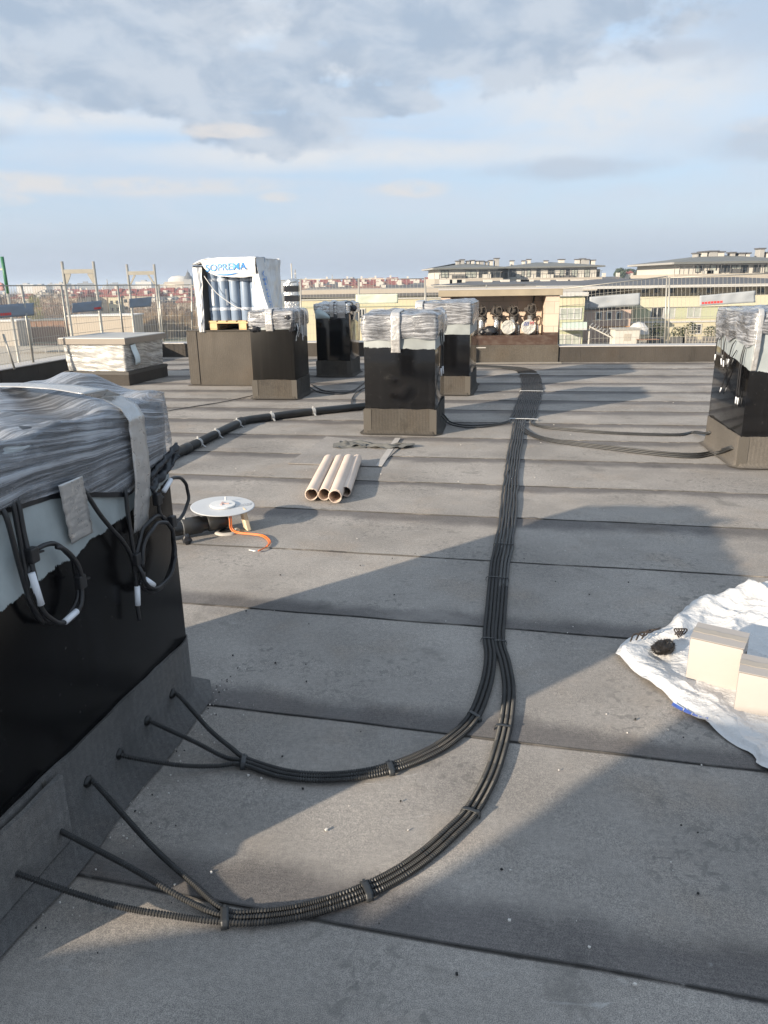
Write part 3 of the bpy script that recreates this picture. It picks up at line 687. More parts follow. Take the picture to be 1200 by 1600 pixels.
# ------------------------------------------------------------------ cable coils on the big chimney
def hang(name, label, runs, tags=(), ties=(), r=.0074):
    root = thing(name, label, 'cable', BP(runs[0][0][0], runs[0][0][1], .03), 0, 'cables hanging from the big chimney')
    for k, run in enumerate(runs):
        pts = cat_pts([BP(*p) for p in run], .012); MB().tube(pts, r, 8).build('cable_loop', M['cable'], root, True, True)
    for a, b in tags:
        MB().tube([BP(*a), BP(*[(x+y)/2 for x, y in zip(a, b)]), BP(*b)], r*1.35, 10).build('label_sleeve', M['white_tag'], root, True, True)
    for s, z, o in ties:
        m = MB(); c = BP(s, z, o); m.box((-.012, -.016, -.022), (.012, .016, .022), Matrix.Translation(c) @ Matrix.Rotation(-R(BIG_YAW), 4, 'Z'), .005)
        m.bar(c+_bu*.01, c+_bu*.045+Vector((0, 0, -.004)), .008, .005); m.build('tie_wrap', M['cable'], root, world=True)
    return root
def loop(cs, cz, rs, rz, a0, a1, n, o=.03, lean=0.0, jit=.006, sd=0):
    return [(cs+(rs+jit*N3(k*.7, sd, 1))*math.cos(a0+(a1-a0)*k/n)+lean*math.sin(a0+(a1-a0)*k/n), cz+(rz+jit*N3(k*.7, sd, 5))*math.sin(a0+(a1-a0)*k/n), o+.008*N3(k*.5, sd, 9)) for k in range(n+1)]
PI = math.pi
hang('cable_coil', 'thick black cable coil with two white sleeves hanging from a pale stretch of wall', [
    [(-.865, 1.13, .004), (-.866, 1.09, .02), (-.868, 1.02, .024)]+loop(-.775, .825, .105, .125, PI*.86, PI*2.86, 24, .034, -.02, .005, 1),
    [(-.845, 1.13, .004), (-.848, 1.085, .022), (-.855, 1.0, .03)]+loop(-.77, .82, .098, .120, PI*.84, PI*2.4, 20, .05, -.02, .006, 2),
    [(-.905, 1.12, .004), (-.905, 1.07, .026), (-.90, 1.0, .03), (-.893, .93, .03), (-.882, .85, .03), (-.868, .78, .032), (-.84, .73, .034)]],
    [((-.876, .90, .05), (-.862, .80, .052)), ((-.775, .705, .05), (-.715, .712, .05))], [(-.855, .945, .045), (-.672, .79, .046)])
hang('cable_coil', 'double black cable coil beside the long silver tape with a white-tipped tail', [
    [(-.565, 1.075, .004), (-.55, 1.035, .02), (-.51, .955, .03), (-.455, .885, .03), (-.41, .83, .032), (-.375, .765, .035), (-.362, .70, .034)]+[(-.362, .66, .034), (-.368, .58, .032), (-.372, .52, .034)],
    [(-.34, 1.03, .004), (-.342, .98, .022), (-.348, .92, .026), (-.352, .85, .03)]+[(-.355, .78, .034)]+loop(-.225, .715, .130, .135, PI*1.05, PI*-.85, 26, .040, .01, .007, 4),
    loop(-.228, .71, .118, .118, PI*1.0, PI*-.95, 26, .054, .012, .009, 6), [(-.36, .74, .04)]+loop(-.24, .70, .12, .10, PI*1.02, PI*1.9, 12, .06, 0, .004, 7)],
    [((-.362, .645, .036), (-.37, .575, .034)), ((-.345, .665, .06), (-.30, .625, .062))], [(-.36, .745, .045), (-.105, .80, .05)])
hang('cable_coil', 'small black cable ring with a white sleeve at the far corner of the tall chimney', [
    [(-.17, .99, .02), (-.172, .93, .026)]+loop(-.055, .868, .112, .085, PI*.80, PI*2.72, 26, .040, 0, .004, 9)], [((-.135, .925, .046), (-.075, .955, .046))], [(-.168, .905, .036)], .0068)

# cable ends on the sunlit side chimney
def rp(y, z, o): return mr @ Vector((-.40-o, y, z))
for j, (y0, z0, y1, z1, lb) in enumerate([(.40, 1.10, .46, .90, 'short dangling cable end with white sleeve nearest the far corner of the sunlit chimney'), (.30, 1.12, .25, .88, 'two-tailed short cable end second from the far corner of the sunlit chimney'), (.18, 1.10, .17, .87, 'short cable end with white sleeve third from the far corner of the sunlit chimney'),
        (-.10, 1.08, .02, .90, 'cable end at mid wall above the longer slanting one'), (-.16, 1.0, .14, .62, 'long slanting cable end with white sleeve on the sunlit chimney'), (-.36, 1.06, -.33, .60, 'long cable end nearest the front edge of the sunlit chimney'), (-.40, 1.06, -.385, .60, 'twin of the long cable end, right at the front edge of the sunlit chimney')]):
    root = thing('cable_end', lb, 'cable', rp(y0, z0, .03), 0, 'cable ends dangling from the side chimney')
    pts = cat_pts([rp(y0, z0, .015), rp(y0*.7+y1*.3, z0*.7+z1*.3, .03), rp(y1, z1, .02)], .03)
    MB().tube(pts, .005, 6).build('cable_run', M['cable'], root, True, True)
    dv = (pts[-1]-pts[-3]).normalized(); e = pts[-1]
    MB().tube([e-dv*.005, e+dv*.03, e+dv*.055], .0062, 8).build('label_sleeve', M['white_tag'], root, True, True)
    MB().tube([e+dv*.055, e+dv*.085], .004, 6).build('cable_tip', M['cable'], root, True, True)
# cable ends at the right flank of the tube-side chimney
for j, lb in enumerate(['cable end hanging at the front of the shaded flank of the central chimney', 'cable end hanging at the rear of the shaded flank of the central chimney']):
    y = -.22+.2*j; q = lambda yy, z, o: mp @ Vector((.3925+o, yy, z))
    root = thing('cable_end', lb, 'cable', q(y, 1.0, .03), 0, 'cable ends on the central chimney')
    MB().tube(cat_pts([q(y, 1.12, .02), q(y, .95, .035), q(y+.01, .78, .03), q(y+.015, .70, .03)], .03), .008, 6).build('cable_run', M['cable'], root, True, True)
    MB().tube([q(y+.015, .705, .03), q(y+.03, .62, .035)], .011, 8).build('label_sleeve', M['white_tag'], root, True, True)

# thin wires on the roof
for pts, lb in [([(248, 646), (300, 637), (350, 629), (396, 619)], 'thin black wire from the big chimney to the plinth chimney'), ([(484, 606), (500, 614), (530, 617), (551, 613), (566, 601)], 'black cable sagging across the roof between two chimneys'), ([(487, 602), (505, 611), (535, 615), (556, 609), (570, 598)], 'thinner cable beside the sagging one between two chimneys'), ([(549, 634), (551, 622), (560, 612), (572, 606)], 'short black wire rising from the drain pipe')]:
    tag(MB().tube(cat_pts([Vector((*G(x, y).xy, .012)) for x, y in pts], .06), .009 if 'thin ' not in lb else .006, 6).build('wire', M['cable'], None, True), lb, 'cable')

# ------------------------------------------------------------------ drain pipes
def pipe(label, pts, r, straps, collars, rr=.15):
    root = thing('drain_pipe', label, 'pipe', pts[0])
    P = []
    for i, p in enumerate(pts):
        p = Vector(p)
        if 0 < i < len(pts)-1:
            a = (Vector(pts[i-1])-p).normalized(); b = (Vector(pts[i+1])-p).normalized()
            for k in range(5):
                t = k/4; P.append((p+a*rr)*(1-t)**2+p*2*t*(1-t)+(p+b*rr)*t*t)
        else: P.append(p)
    MB().tube(P, r, 20).build('pipe_run', plain('pipe_plastic', (.018, .018, .018), .38, var=.4, sc=12), root, True, True)
    def along(f):
        L = [0]
        for i in range(1, len(pts)): L.append(L[-1]+(Vector(pts[i])-Vector(pts[i-1])).length)
        s = f*L[-1]
        for i in range(1, len(pts)):
            if s <= L[i]+1e-6:
                d_ = (Vector(pts[i])-Vector(pts[i-1])).normalized(); return Vector(pts[i-1])+d_*(s-L[i-1]), d_
    for f in straps:
        c, d_ = along(f); m = MB(); m.tube([c-d_*.022, c+d_*.022], r*1.06, 20); up = Vector((0, 0, 1)); m.bar(c+up*r, c+up*(r+.022), .016); s_ = d_.cross(up); m.bar(c+s_*r*.9-up*.01, c+s_*(r+.035)-up*(r-.004), .02, .006); m.build('pipe_strap', plain('strap_plastic', (.36, .36, .355), .5), root, False, True, 40)
    for f in collars:
        c, d_ = along(f); m = MB(); m.tube([c-d_*.07, c-d_*.06, c+d_*.06, c+d_*.07], r*1.14, 20, rf=lambda i: r*(1.02 if i in (0, 3) else 1.16)); m.build('pipe_socket', M['conduit'], root, False, True, 40)
q = [G(265, 714, .048), G(380, 657, .048), G(470, 645, .048), G(575, 634, .048)]
q[0] = q[0]+(q[0]-q[1])*.25
pipe('long black drain pipe with white straps bending across the roof', q, .048, (.27, .38, .53, .67, .81), (.2, .55), .12)
a_ = G(352, 812, .075); b_ = G(275, 826, .075)
pipe('short black pipe end reaching under the round grey flange', [a_, a_+(b_-a_)*2.3], .052, (.36,), (.30, .08))
# black scrap below the strap
rs = tag(rag(None, (G(292, 843, .03)), .035, 12, sc=(.8, .6, 1.1), name='rag'), 'small black rag under the short pipe end', 'rag')

# ------------------------------------------------------------------ drain hole, flange, block, orange cable
c = G(355, 831); root = thing('drain_hole', 'open roof drain hole with a pale dusty rim', 'drain', (c.x, c.y, 0))
MB().lathe([(.052, -.012), (.055, .012), (.066, .016), (.082, .013), (.088, .006), (.088, -.01)], 32, wob=.05).build('rim', plain('dusty_ring', (.36, .34, .31), .85), root, True)
MB().lathe([(0, .0075), (.056, .0085)], 28).build('drain_opening', plain('drain_dark', (.004, .004, .004), .9), root)
c = G(348, 791.5, .165); root = thing('drain_flange', 'round grey drain flange with a white cap resting over the hole', 'flange', (c.x, c.y, .165)); root.rotation_euler = (R(1.5), R(2.5), 0)
MB().lathe([(0, 0), (.215, 0), (.219, .002), (.219, .005), (.215, .007), (.10, .007), (0, .0075)], 72).build('disc', plain('grey_sheet', (.46, .47, .48), .42, var=.08), root, False)
MB().lathe([(0, .008), (.086, .008), (.088, .011), (.086, .020), (0, .021)], 48).build('cap', M['white_plastic'], root, False)
m = MB(); m.bar((-.005, .0, .024), (.045, .004, .024), .012, .005); m.bar((-.004, -.035, .024), (-.004, .03, .024), .012, .005); m.build('pull_strip', plain('pink_strip', (.55, .38, .34), .5), root)
MB().bar((.005, .085, .0), (.004, .086, .045), .008).build('pin', M['white_plastic'], root)
m = MB(); m.grid(lambda u, v: (.09+.10*u, -.03+.05*v+.06*u, .0085+.002*N3(u*4, v*4, 1)), 6, 4); m.build('tape_piece', M['tape'], root, True)
p0 = G(388, 829); blk = thing('wood_block', 'small pale timber block propping up the grey flange', 'wood block', (p0.x, p0.y, .008)); blk.rotation_euler = (0, 0, R(28))
T_ = Matrix.Rotation(R(-10), 4, 'Y')
MB().box((-.014, -.03, .0), (.014, .06, .158), T_, .004).build('timber', plain('block_wood', (.62, .50, .34), .7, var=.1, sc=14), blk)
oc = [(*G(358, 800, .15).xy, .15), (*G(359, 815, .08).xy, .08), (*G(361, 828, .022).xy, .022), (*G(372, 833, .012).xy, .012), (*G(392, 835, .012).xy, .012), (*G(410, 838, .012).xy, .012), (*G(420, 847, .012).xy, .012), (*G(415, 855, .012).xy, .012), (*G(403, 861, .012).xy, .012)]
M['orange'] = plain('orange_rubber', (.62, .15, .03), .45, var=.08)
root = thing('orange_cable', 'orange cable hanging through the grey flange onto the roof', 'cable', oc[2])
MB().tube(cat_pts(oc, .02), .0048, 8).build('cable_run', M['orange'], root, True, True)
MB().tube(cat_pts([Vector(p)+Vector((.010, .006, .003)) for p in oc[:-1]], .02), .0048, 8).build('cable_run', M['orange'], root, True, True)
e = Vector(oc[-1])
for dx_ in (-.03, .0): MB().tube([e, e+Vector((-.03+dx_, -.012-dx_*.8, .004))], .003, 5).build('bare_wire', M['white_plastic'], root, True, True)

# ------------------------------------------------------------------ beige tubes
M['tube'] = plain('beige_sheet', (.60, .485, .40), .5, var=.08, sc=5)
def rolled(label, a, b, r, turns, seed, thick=.0035):
    a = Vector((a.x, a.y, r+.012)); b = Vector((b.x, b.y, r+.012)); d_ = (b-a); L = d_.length; d_.normalize(); sx = d_.cross(Vector((0, 0, 1))).normalized(); up = Vector((0, 0, 1))
    root = thing('sheet_roll', label, 'roll', (a.x, a.y, 0), 0, 'rolls of beige sheet on the roof')
    def fn(u, v):
        th = seed+u*turns*2*PI; rr = r*(1-.13*(1-u)*turns/1.6)+.0015*N3(u*6, v*3, seed)
        sk = .012*(u-.5)*turns
        return a+d_*(v*L+sk+.01*N3(u*5, seed, 1)*(1 if v > .5 else -1))+sx*rr*math.cos(th)+up*(rr*math.sin(th))
    MB().sheet(fn, int(40*turns), 6, thick).build('sheet', M['tube'], root, True, True, 60); return root
axd = Vector((.06, 1.16, 0))
rolled('beige sheet roll on the outer side next to the open roof', G(487, 784), G(487, 784)+axd, .049, 1.5, 1.2)
rolled('middle one of the beige sheet rolls', G(507, 784), G(507, 784)+axd*1.02, .047, 1.4, 2.6)
rolled('loosely wound beige sheet roll with its end curling open', G(524, 788), G(524, 788)+axd*1.03+Vector((.0, .02, 0)), .052, 1.9, 4.4)
rolled('beige sheet roll half hidden behind the loose one on the shaded side', G(541, 778), G(541, 778)+axd*.98, .040, 1.3, 3.4)

# ------------------------------------------------------------------ scrap of membrane
c = G(575, 698); M['scrap'] = plain('membrane_scrap', (.10, .10, .095), .85, var=.3, bump=.3)
def fs(u, v):
    x = -.30+.78*u; y = -.13+.30*v*(1-.5*u)+.05*math.sin(u*7)
    z = .012+.045*abs(FB(u*3.1, v*2.6, 4.4, 3))+.03*max(0, N3(u*7, v*2, 9))*(1-u)
    return Vector((c.x+x+.03*N3(u*4, v*4, 2), c.y+y+.05*N3(u*3, v*3, 8), z))
tag(MB().sheet(fs, 48, 22, .004).build('membrane_scrap', M['scrap'], None, False, False, 50), 'crumpled dark scrap of membrane lying before the central chimney', 'scrap')
c2 = G(540, 699)
tag(MB().sheet(lambda u, v: Vector((c2.x-.13+.34*u, c2.y-.06+.13*v-.05*u, .012+.05*math.sin(u*3.1)*abs(N3(u*4, v*3, 3))+.02*v)), 24, 10, .004).build('membrane_scrap', M['scrap'], None, False, False, 50), 'narrow twisted strip of dark membrane beside the bigger scrap', 'scrap')

# ------------------------------------------------------------------ white sheet with cartons
out = [(962, 1025), (974, 1008), (990, 999), (1008, 996), (1026, 990), (1046, 978), (1058, 966), (1075, 953), (1098, 946), (1120, 941), (1150, 935), (1190, 930)]
pa = [G(x, y) for x, y in out] + [Vector((2.5, 3.72, 0)), Vector((2.95, 3.3, 0)), Vector((2.8, 2.5, 0)), Vector((2.2, 1.95, 0)), Vector((1.6, 1.95, 0))]
pb = [G(x, y) for x, y in [(1198, 1207), (1178, 1185), (1150, 1168), (1120, 1148), (1090, 1128), (1068, 1116), (1050, 1102), (1035, 1086), (1010, 1067), (990, 1050), (972, 1035)]]
poly = [Vector((p.x, p.y, 0)) for p in pa+pb]
pol = cat_pts(poly+[poly[0]], .02)[:-1]
cen = Vector((1.85, 2.85, 0)); NR = 70; mt = MB(); uvt = []
def tz(x, y, t):
    z = .018+.016*abs(FB(x*2.2, y*2.2, 1.1, 2))+.022*max(0, FB(x*1.2+3, y*1.2, 4.1, 3))
    wx, wy = x+.05*N3(x*3, y*3, 1), y+.05*N3(x*3, y*3, 6)
    for sc_, am, wd_ in ((3.4, .030, 3.2), (7.5, .013, 3.6)):
        d_ = noise.voronoi(Vector((wx*sc_, wy*sc_*.8+wx*sc_*.35, 2.2)))[0]; z += am*max(0, 1-(d_[1]-d_[0])*wd_)**1.6 - am*.35*(d_[0])
    e = max(0, (t-.80)/.20); z += .042*math.sin(min(1, e)*PI)*(.5+.8*N3(x*2.5, y*2.5, 9)) * (1 if y > 2.2 else .6)
    z += .10*math.exp(-((x-2.25)/.45)**2-((y-3.45)/.28)**2)
    for cx_, cy_ in ((1.42, 2.80), (1.52, 2.52), (1.28, 3.06)):
        k = math.exp(-((x-cx_)**2+(y-cy_)**2)/.035); z = z*(1-.8*k)+.010*k
    return max(.007, z*(1 if t < .97 else .6))
for k in range(NR+1):
    t = 1-(k/NR)**1.15 if k else 1
    for p in pol:
        q = cen.lerp(p, t) if t > 0 else cen; x, y = q.x, q.y
        mt.v.append(Vector((x+.012*N3(x*5, y*5, 3), y+.012*N3(x*5, y*5, 7), tz(x, y, t)))); uvt.append((x, y))
n_ = len(pol)
for k in range(NR):
    for i in range(n_):
        l = (i+1) % n_; mt.f.append((k*n_+i, k*n_+l, (k+1)*n_+l, (k+1)*n_+i))
mt.uv = [uvt]
t = NT('white_film_sheet'); co = t.tc(); nz = t.noise(co, 3, 4)
colr = t.mix(t.ss(t.noise(co, 2.2, 5, .65), .52, .75, 0, .55), (.56, .557, .555), (.44, .41, .37))
fold = t.noise(t.mapv(co, (5, 9, 5), (0, 0, .5)), 1.6, 5, .6, .6)
M['sheet'] = t.done(t.bsdf(colr, .33, 0, t.bump(t.math('ADD', t.noise(co, 22, 5), fold), .65, .02), .5))
tarp = tag(mt.build('plastic_sheet', M['sheet'], None, True), 'crumpled white plastic sheet with blue print spread under the cartons', 'plastic sheet')
M['blue'] = plain('blue_print', (.02, .12, .55), .4)
m = MB()                                      # blue print along the folded edge
e0, e1 = G(1054, 1105, .03), G(1092, 1120, .03)
def bp(u, v, a, b, w):
    q = e0.lerp(e1, a+(b-a)*u)+Vector((.01, .016, 0))*(v*w)
    return Vector((q.x, q.y, tz(q.x, q.y, .97)+.006))
for a, b, w in ((-.15, .32, 2.2), (.36, .68, 1.9), (.72, .95, 1.3), (1.0, 1.35, 1.0)): m.grid(lambda u, v: bp(u, v, a, b, w*(1-.3*u)), 8, 3)
m.build('blue_print', M['blue'], tarp, True)
m = MB()
for k in range(3):
    a = G(985+k*9, 1002-k*2, .05); m.tube(cat_pts([a, a+Vector((.03, .035, .02)), a+Vector((.075, .03, .012+.01*k)), a+Vector((.10, .05, .03))], .01), .004, 5)
a = G(1062, 990, .07)
for k in range(4): m.tube(cat_pts([a+Vector((.01*k, .01*k, -.02)), a+Vector((.012*k-.02, .02, .012)), a+Vector((.012*k+.015, .04, .0)), a+Vector((.014*k, .05, -.03))], .01), .0035, 5)
m.build('torn_strands', plain('brown_strand', (.03, .022, .018), .6), tarp, True)

M['carton'] = plain('carton_board', (.34, .315, .295), .7, var=.05, sc=3, bump=.05)
def carton(label, loc, rz, w, d_, h, holes_=True):
    r = thing('carton', label, 'carton', loc, rz, 'cartons on the plastic sheet')
    MB().box((-w/2, -d_/2, 0), (w/2, d_/2, h), bev=.012).build('shell', M['carton'], r, ang=40)
    fl = MB()
    for sg in (-1, 1):
        fl.sheet(lambda u, v: Vector((-w/2+w*u, sg*(.003+(d_/2-.005)*v), h+.0022+.003*(1-v)*abs(math.sin(u*3))*.5)), 8, 4, .0018)
    fl.build('lid_flap', M['carton'], r)
    tp = MB(); tp.sheet(lambda u, v: Vector((-w/2-.001+(w+.002)*u, -.022+.044*v+.002*math.sin(u*20), h+.0062+.0006*N3(u*9, v*3, 2))), 24, 3, .0012); tp.build('packing_tape', plain('packing_tape', (.33, .29, .24), .3, var=.1), r)
    if holes_:
        hm = MB()
        for z in (h*.30, h*.68):
            hm.prism([(.030*math.cos(k*PI/8)*1.0, .012*math.sin(k*PI/8)) for k in range(16)], 0, .003, Matrix.Translation((w/2-.001, .0, z)) @ Matrix.Rotation(PI/2, 4, 'Y') @ Matrix.Rotation(PI/2, 4, 'Z'))
        hm.build('hand_hole', plain('hole_dark', (.05, .045, .04), .9), r)
    return r
P0, P1 = G(1070, 1062, .01), G(1153, 1083, .01); cv = (P1-P0); rz = math.atan2(cv.y, cv.x); dn = Vector((-math.sin(rz), math.cos(rz), 0)); w_ = cv.length
c = (P0+P1)/2+dn*.085; carton('pale beige carton standing whole on the white sheet', (c.x, c.y, .012), rz, w_, .17, .195)
P0 = G(1145, 1113, .01); rz2 = rz+R(4); ex = Vector((math.cos(rz2), math.sin(rz2), 0)); dn = Vector((-ex.y, ex.x, 0)); c = P0+ex*.12+dn*.085
carton('pale beige carton cut off by the frame edge', (c.x, c.y, .012), rz2, .24, .17, .175)
# bristly brush head
c = G(1036, 1018, .03); br = thing('brush_head', 'matted black brush head lying on the white sheet by the carton', 'brush', (c.x, c.y, .02)); br.rotation_euler = (0, 0, R(38))
m = MB(); random.seed(3)
core = rag(br, (0, 0, .03), .045, 17, sc=(1.5, .85, .62), amp=.3, name='bristle_block'); core.data.materials[0] = plain('bristle', (.012, .010, .009), .6)
for k in range(900):
    u = random.uniform(0, 2*PI); s_ = random.uniform(-.4, 1); cz = math.sqrt(1-s_*s_); n3 = Vector((math.cos(u)*cz*1.5, math.sin(u)*cz*.85, s_*.62)); p = Vector((0, 0, .03))+n3*.042
    q = p+n3.normalized()*.012+Vector((random.uniform(-1, 1), random.uniform(-1, 1), random.uniform(-.6, .6)))*.012; w = Vector((random.uniform(-1, 1), random.uniform(-1, 1), random.uniform(-1, 1))).normalized()*.0012
    m.add([p-w, p+w, q], [(0, 1, 2)])
m.build('bristles', plain('bristle_hair', (.022, .018, .015), .5), br)

# ------------------------------------------------------------------ chips and dust on the membrane
random.seed(11); m = MB(); dk = MB()
def chip(mm, x, y, s):
    pts = []
    for k in range(5): a = k*2*PI/5+random.random()*.8; pts.append((x+s*math.cos(a)*random.uniform(.5, 1), y+s*math.sin(a)*random.uniform(.5, 1)))
    mm.prism(pts, .002, .004+s*.5)
for k in range(170):
    s = random.uniform(-1.2, .25); o = .07+abs(random.gauss(0, .07)); p = BP(s, 0, o); chip(m if random.random() < .6 else dk, p.x, p.y, random.uniform(.0012, .0046))
for k in range(60): chip(m, random.uniform(-.8, 1.6), random.uniform(1.4, 4.5), random.uniform(.0012, .0042))
for k in range(45): chip(dk, random.uniform(-.8, 1.6), random.uniform(1.4, 4.5), random.uniform(.0015, .006))
for k in range(40): y = random.uniform(4.5, 12); chip(m, random.uniform(-3, 4)*y/9, y, random.uniform(.003, .007))
for x, y in ((335, 1162), (304, 1100), (408, 1218), (388, 1213), (510, 1298), (498, 1212), (330, 1365), (796, 1440), (992, 1540), (920, 1482)): p = G(x, y); chip(m, p.x, p.y, .006)
tag(m.build('pale_debris', plain('chip_white', (.55, .52, .48), .8)), 'pale crumbs of plaster and mortar scattered over the roof', 'debris', None, 'stuff')
tag(dk.build('dark_debris', plain('chip_dark', (.02, .02, .02), .9)), 'dark crumbs of bitumen scattered over the roof', 'debris', None, 'stuff')
# ------------------------------------------------------------------ plinth, pallet, membrane rolls, bag
PY = 10.0; fr = Vector((-3.23, 12.65, 0)); Rm = Matrix.Rotation(-R(PY), 4, 'Z')
pr = thing('plinth', 'broad membrane-clad plinth carrying the wrapped pallet', 'plinth', fr, -R(PY))
m = MB(); m.box((0, 0, 0), (1.66, 1.45, .90), bev=.015); m.build('body', M['plinth'], pr, ang=40)
m = MB(); m.box((-.012, -.014, .02), (.16, -.002, .89)); m.box((-.05, -.06, .004), (1.7, .0, .011)); m.build('overlap', M['plinth'], pr)
m = MB(); m.sheet(lambda u, v: Vector((-.02+1.66*u, -.02+1.49*v, .906+.004*N3(u*6, v*6, 1))), 12, 10, .012); m.build('cover_sheet', M['plinth'], pr)
PZ = .912; o = Rm @ Vector((.36, .06, 0)); pb_ = thing('pallet', 'pale wooden pallet under the membrane rolls', 'pallet', fr+Vector((o.x, o.y, PZ)), -R(PY))
for x in (.02, .53, 1.03):
    for y in (.0, .50, 1.02): MB().box((x, y, .022), (x+.13, y+.14, .10), bev=.004).build('block', M['wood'], pb_)
for y in (0, .50, 1.02): MB().box((0, y, .101), (1.18, y+.14, .122), bev=.003).build('stringer', M['wood'], pb_)
for i in range(7): MB().box((.0+.172*i, -.005, .124), (.0+.172*i+.145, 1.17, .145), bev=.003).build('deck_board', M['wood'], pb_)
for x in (.02, .53, 1.03): MB().box((x, .0, 0), (x+.13, 1.16, .020), bev=.003).build('bottom_board', M['wood'], pb_)
t = NT('roll_wrap'); co = t.tc(); X, Y, Z = t.sep(co); nz = t.noise(co, 5, 4)
cc = t.mix(nz, (.15, .20, .28), (.22, .28, .37))
M['mroll'] = t.done(t.bsdf(cc, .38, 0, t.bump(t.noise(co, 30, 3), .15, .006)))
M['band'] = plain('roll_band', (.46, .50, .56), .4); M['label'] = plain('roll_label', (.62, .64, .66), .5)
first = None; lbs = ['dark blue membrane roll at the shaded end of the pallet row', 'second blue membrane roll from the shaded end, crossed by the loose string', 'middle blue membrane roll of the front row on the pallet', 'fourth blue membrane roll, half in sun on the pallet', 'fifth blue membrane roll, bearing a tall pale label, at the sunny end']
R_ = .089
for k in range(5):
    o = Rm @ Vector((.450+.183*k, .06+.13, 0)); loc = (fr.x+o.x, fr.y+o.y, PZ+.146)
    if first is None:
        r = thing('membrane_roll', lbs[k], 'membrane roll', loc, -R(PY)+.2*k, 'membrane rolls standing on the pallet')
        MB().lathe([(.04, 0), (R_-.003, 0), (R_, .01), (R_, .98), (R_-.004, .99), (.045, .99), (.04, .98)], 36, wob=.02, seed=k).build('body', M['mroll'], r, ang=50)
        for z in (.16, .62): MB().lathe([(R_+.001, z), (R_+.003, z+.004), (R_+.003, z+.042), (R_+.001, z+.046)], 36).build('tape_band', M['band'], r, True)
        first = r
    else:
        r = copy_tree(first); r.location = loc; r['label'] = lbs[k]; r.rotation_euler = (R(.6*(k-2)), R(.8*(k-2)), -R(PY)+.7*k)
    if k in (0, 4):
        a0 = -PI/2 - r.rotation_euler[2] - R(PY) + (.1 if k == 0 else -.25)
        MB().grid(lambda u, v: ((R_+.0035)*math.cos(a0+.4*(u-.5)), (R_+.0035)*math.sin(a0+.4*(u-.5)), .24+.26*v), 6, 3).build('paper_label', M['label'], r, True)
for k in range(5):                          # the second row behind
    o = Rm @ Vector((.450+.183*k+.02, .06+.34, 0)); r = copy_tree(first); r.location = (fr.x+o.x, fr.y+o.y, PZ+.146)
    for ch in list(r.children):
        if ch.name.startswith('paper_label'): bpy.data.objects.remove(ch)
    r['label'] = 'blue membrane roll in the second row, mostly hidden behind the front rolls'; r.rotation_euler = (0, 0, k)
# the bag
bo = Rm @ Vector((.23, .02, 0)); bagr = thing('pallet_bag', 'torn white plastic bag with blue lettering over the membrane rolls', 'bag', (fr.x+bo.x, fr.y+bo.y, PZ), -R(PY))
BW, BD, BH = 1.04, 1.24, 1.13
def wr(x, y, z, k=1.0): return (.022*FB(x*3+1, y*3, z*2.2, 3)+.012*N3(x*9, y*9, z*4)+.012*abs(N3(x*4+y*4, z*1.1, 6)))*k
def open_top(u): # lower edge of the front flap
    t = [(0, .90), (.13, .935), (.17, .86), (.25, .80), (.36, .755), (.5, .742), (.6, .735), (.72, .725), (.80, .725), (.9, .73), (1, .73)]
    for (a, za), (b, zb) in zip(t, t[1:]):
        if u <= b: return za+(zb-za)*(u-a)/(b-a)
    return .73
fm = MB()
def ftop(u, v):                              # flap over the top of the opening
    z0 = open_top(u); z = (z0+(1-z0)*v)*BH; sag = .05*math.sin(PI*u)*(1-v)+.025*math.sin(PI*min(1, (1-v)))
    return Vector((u*BW, -.03-sag-wr(u, 2, v, .8*(.12 if .16 < u < .86 and z > .74*BH else 1)), z-.085*math.exp(-u*9)*v+.012*N3(u*6, 0, 1)*(1-v)))
fm.sheet(ftop, 60, 22, .003)
def fleft(u, v):                             # hanging strip at the shaded side of the opening
    z = v*.90*BH-.03; wdt = .10+.05*v+.012*N3(v*6, 1, 3)
    return Vector((-.03+.02*(1-v)+wdt*u, -.03-.02*math.sin(PI*u)-wr(u, 1, v*2, .9), z))
fm.sheet(fleft, 12, 50, .003)
def fside(u, v):                             # right side of the bag, flared at the lower front
    z = v*BH; fl = .30*(1-v)**1.6*max(0, 1-u*1.3)+.03; return Vector((BW+fl-.02+wr(u*1.4, 3, v*1.6, 1.3*(.25+.75*min(1, max(0, u-.25)*4))), -.03+u*BD-.10*(1-v)**2*(1-u), z-.02*v*u))
def fright(u, v):                            # strip on the sunny side, spreading at its foot
    z = v*.745*BH+.03; x0 = BW*(.955-.02*v)-.02*(1-v); q1 = fside(0, z/BH); return Vector((x0+(q1.x-x0)*u, (-.035-.05*(1-v)*math.sin(u*2)-wr(u, 5, v*2, .9))*(1-u**4)+q1.y*u**4, z))
fm.sheet(fright, 14, 40, .003)
fm.sheet(fside, 40, 40, .003)
fm.sheet(lambda u, v: Vector((-.03-wr(u*1.2, 7, v), -.03+u*BD, v*BH*.915-.02)), 30, 26, .003)
fm.sheet(lambda u, v: Vector((u*(BW+.02)-.01, BD-.04+wr(u, 8, v), v*BH)), 24, 22, .003)
fm.sheet(lambda u, v: Vector((-.03+u*(BW+.05), -.05+v*(BD), BH-.012-.085*math.exp(-u*9)+.02*math.sin(u*PI)*math.sin(v*PI)+.02*FB(u*3, v*3, 2, 3))), 36, 30, .003)
bagm = plain('bag_film', (.58, .585, .59), .36, var=.04, bump=.25, bsc=12); bag = fm.build('bag_skin', bagm, bagr, True, ang=75)
M['logo'] = plain('logo_blue', (.02, .22, .62), .45, var=.03)
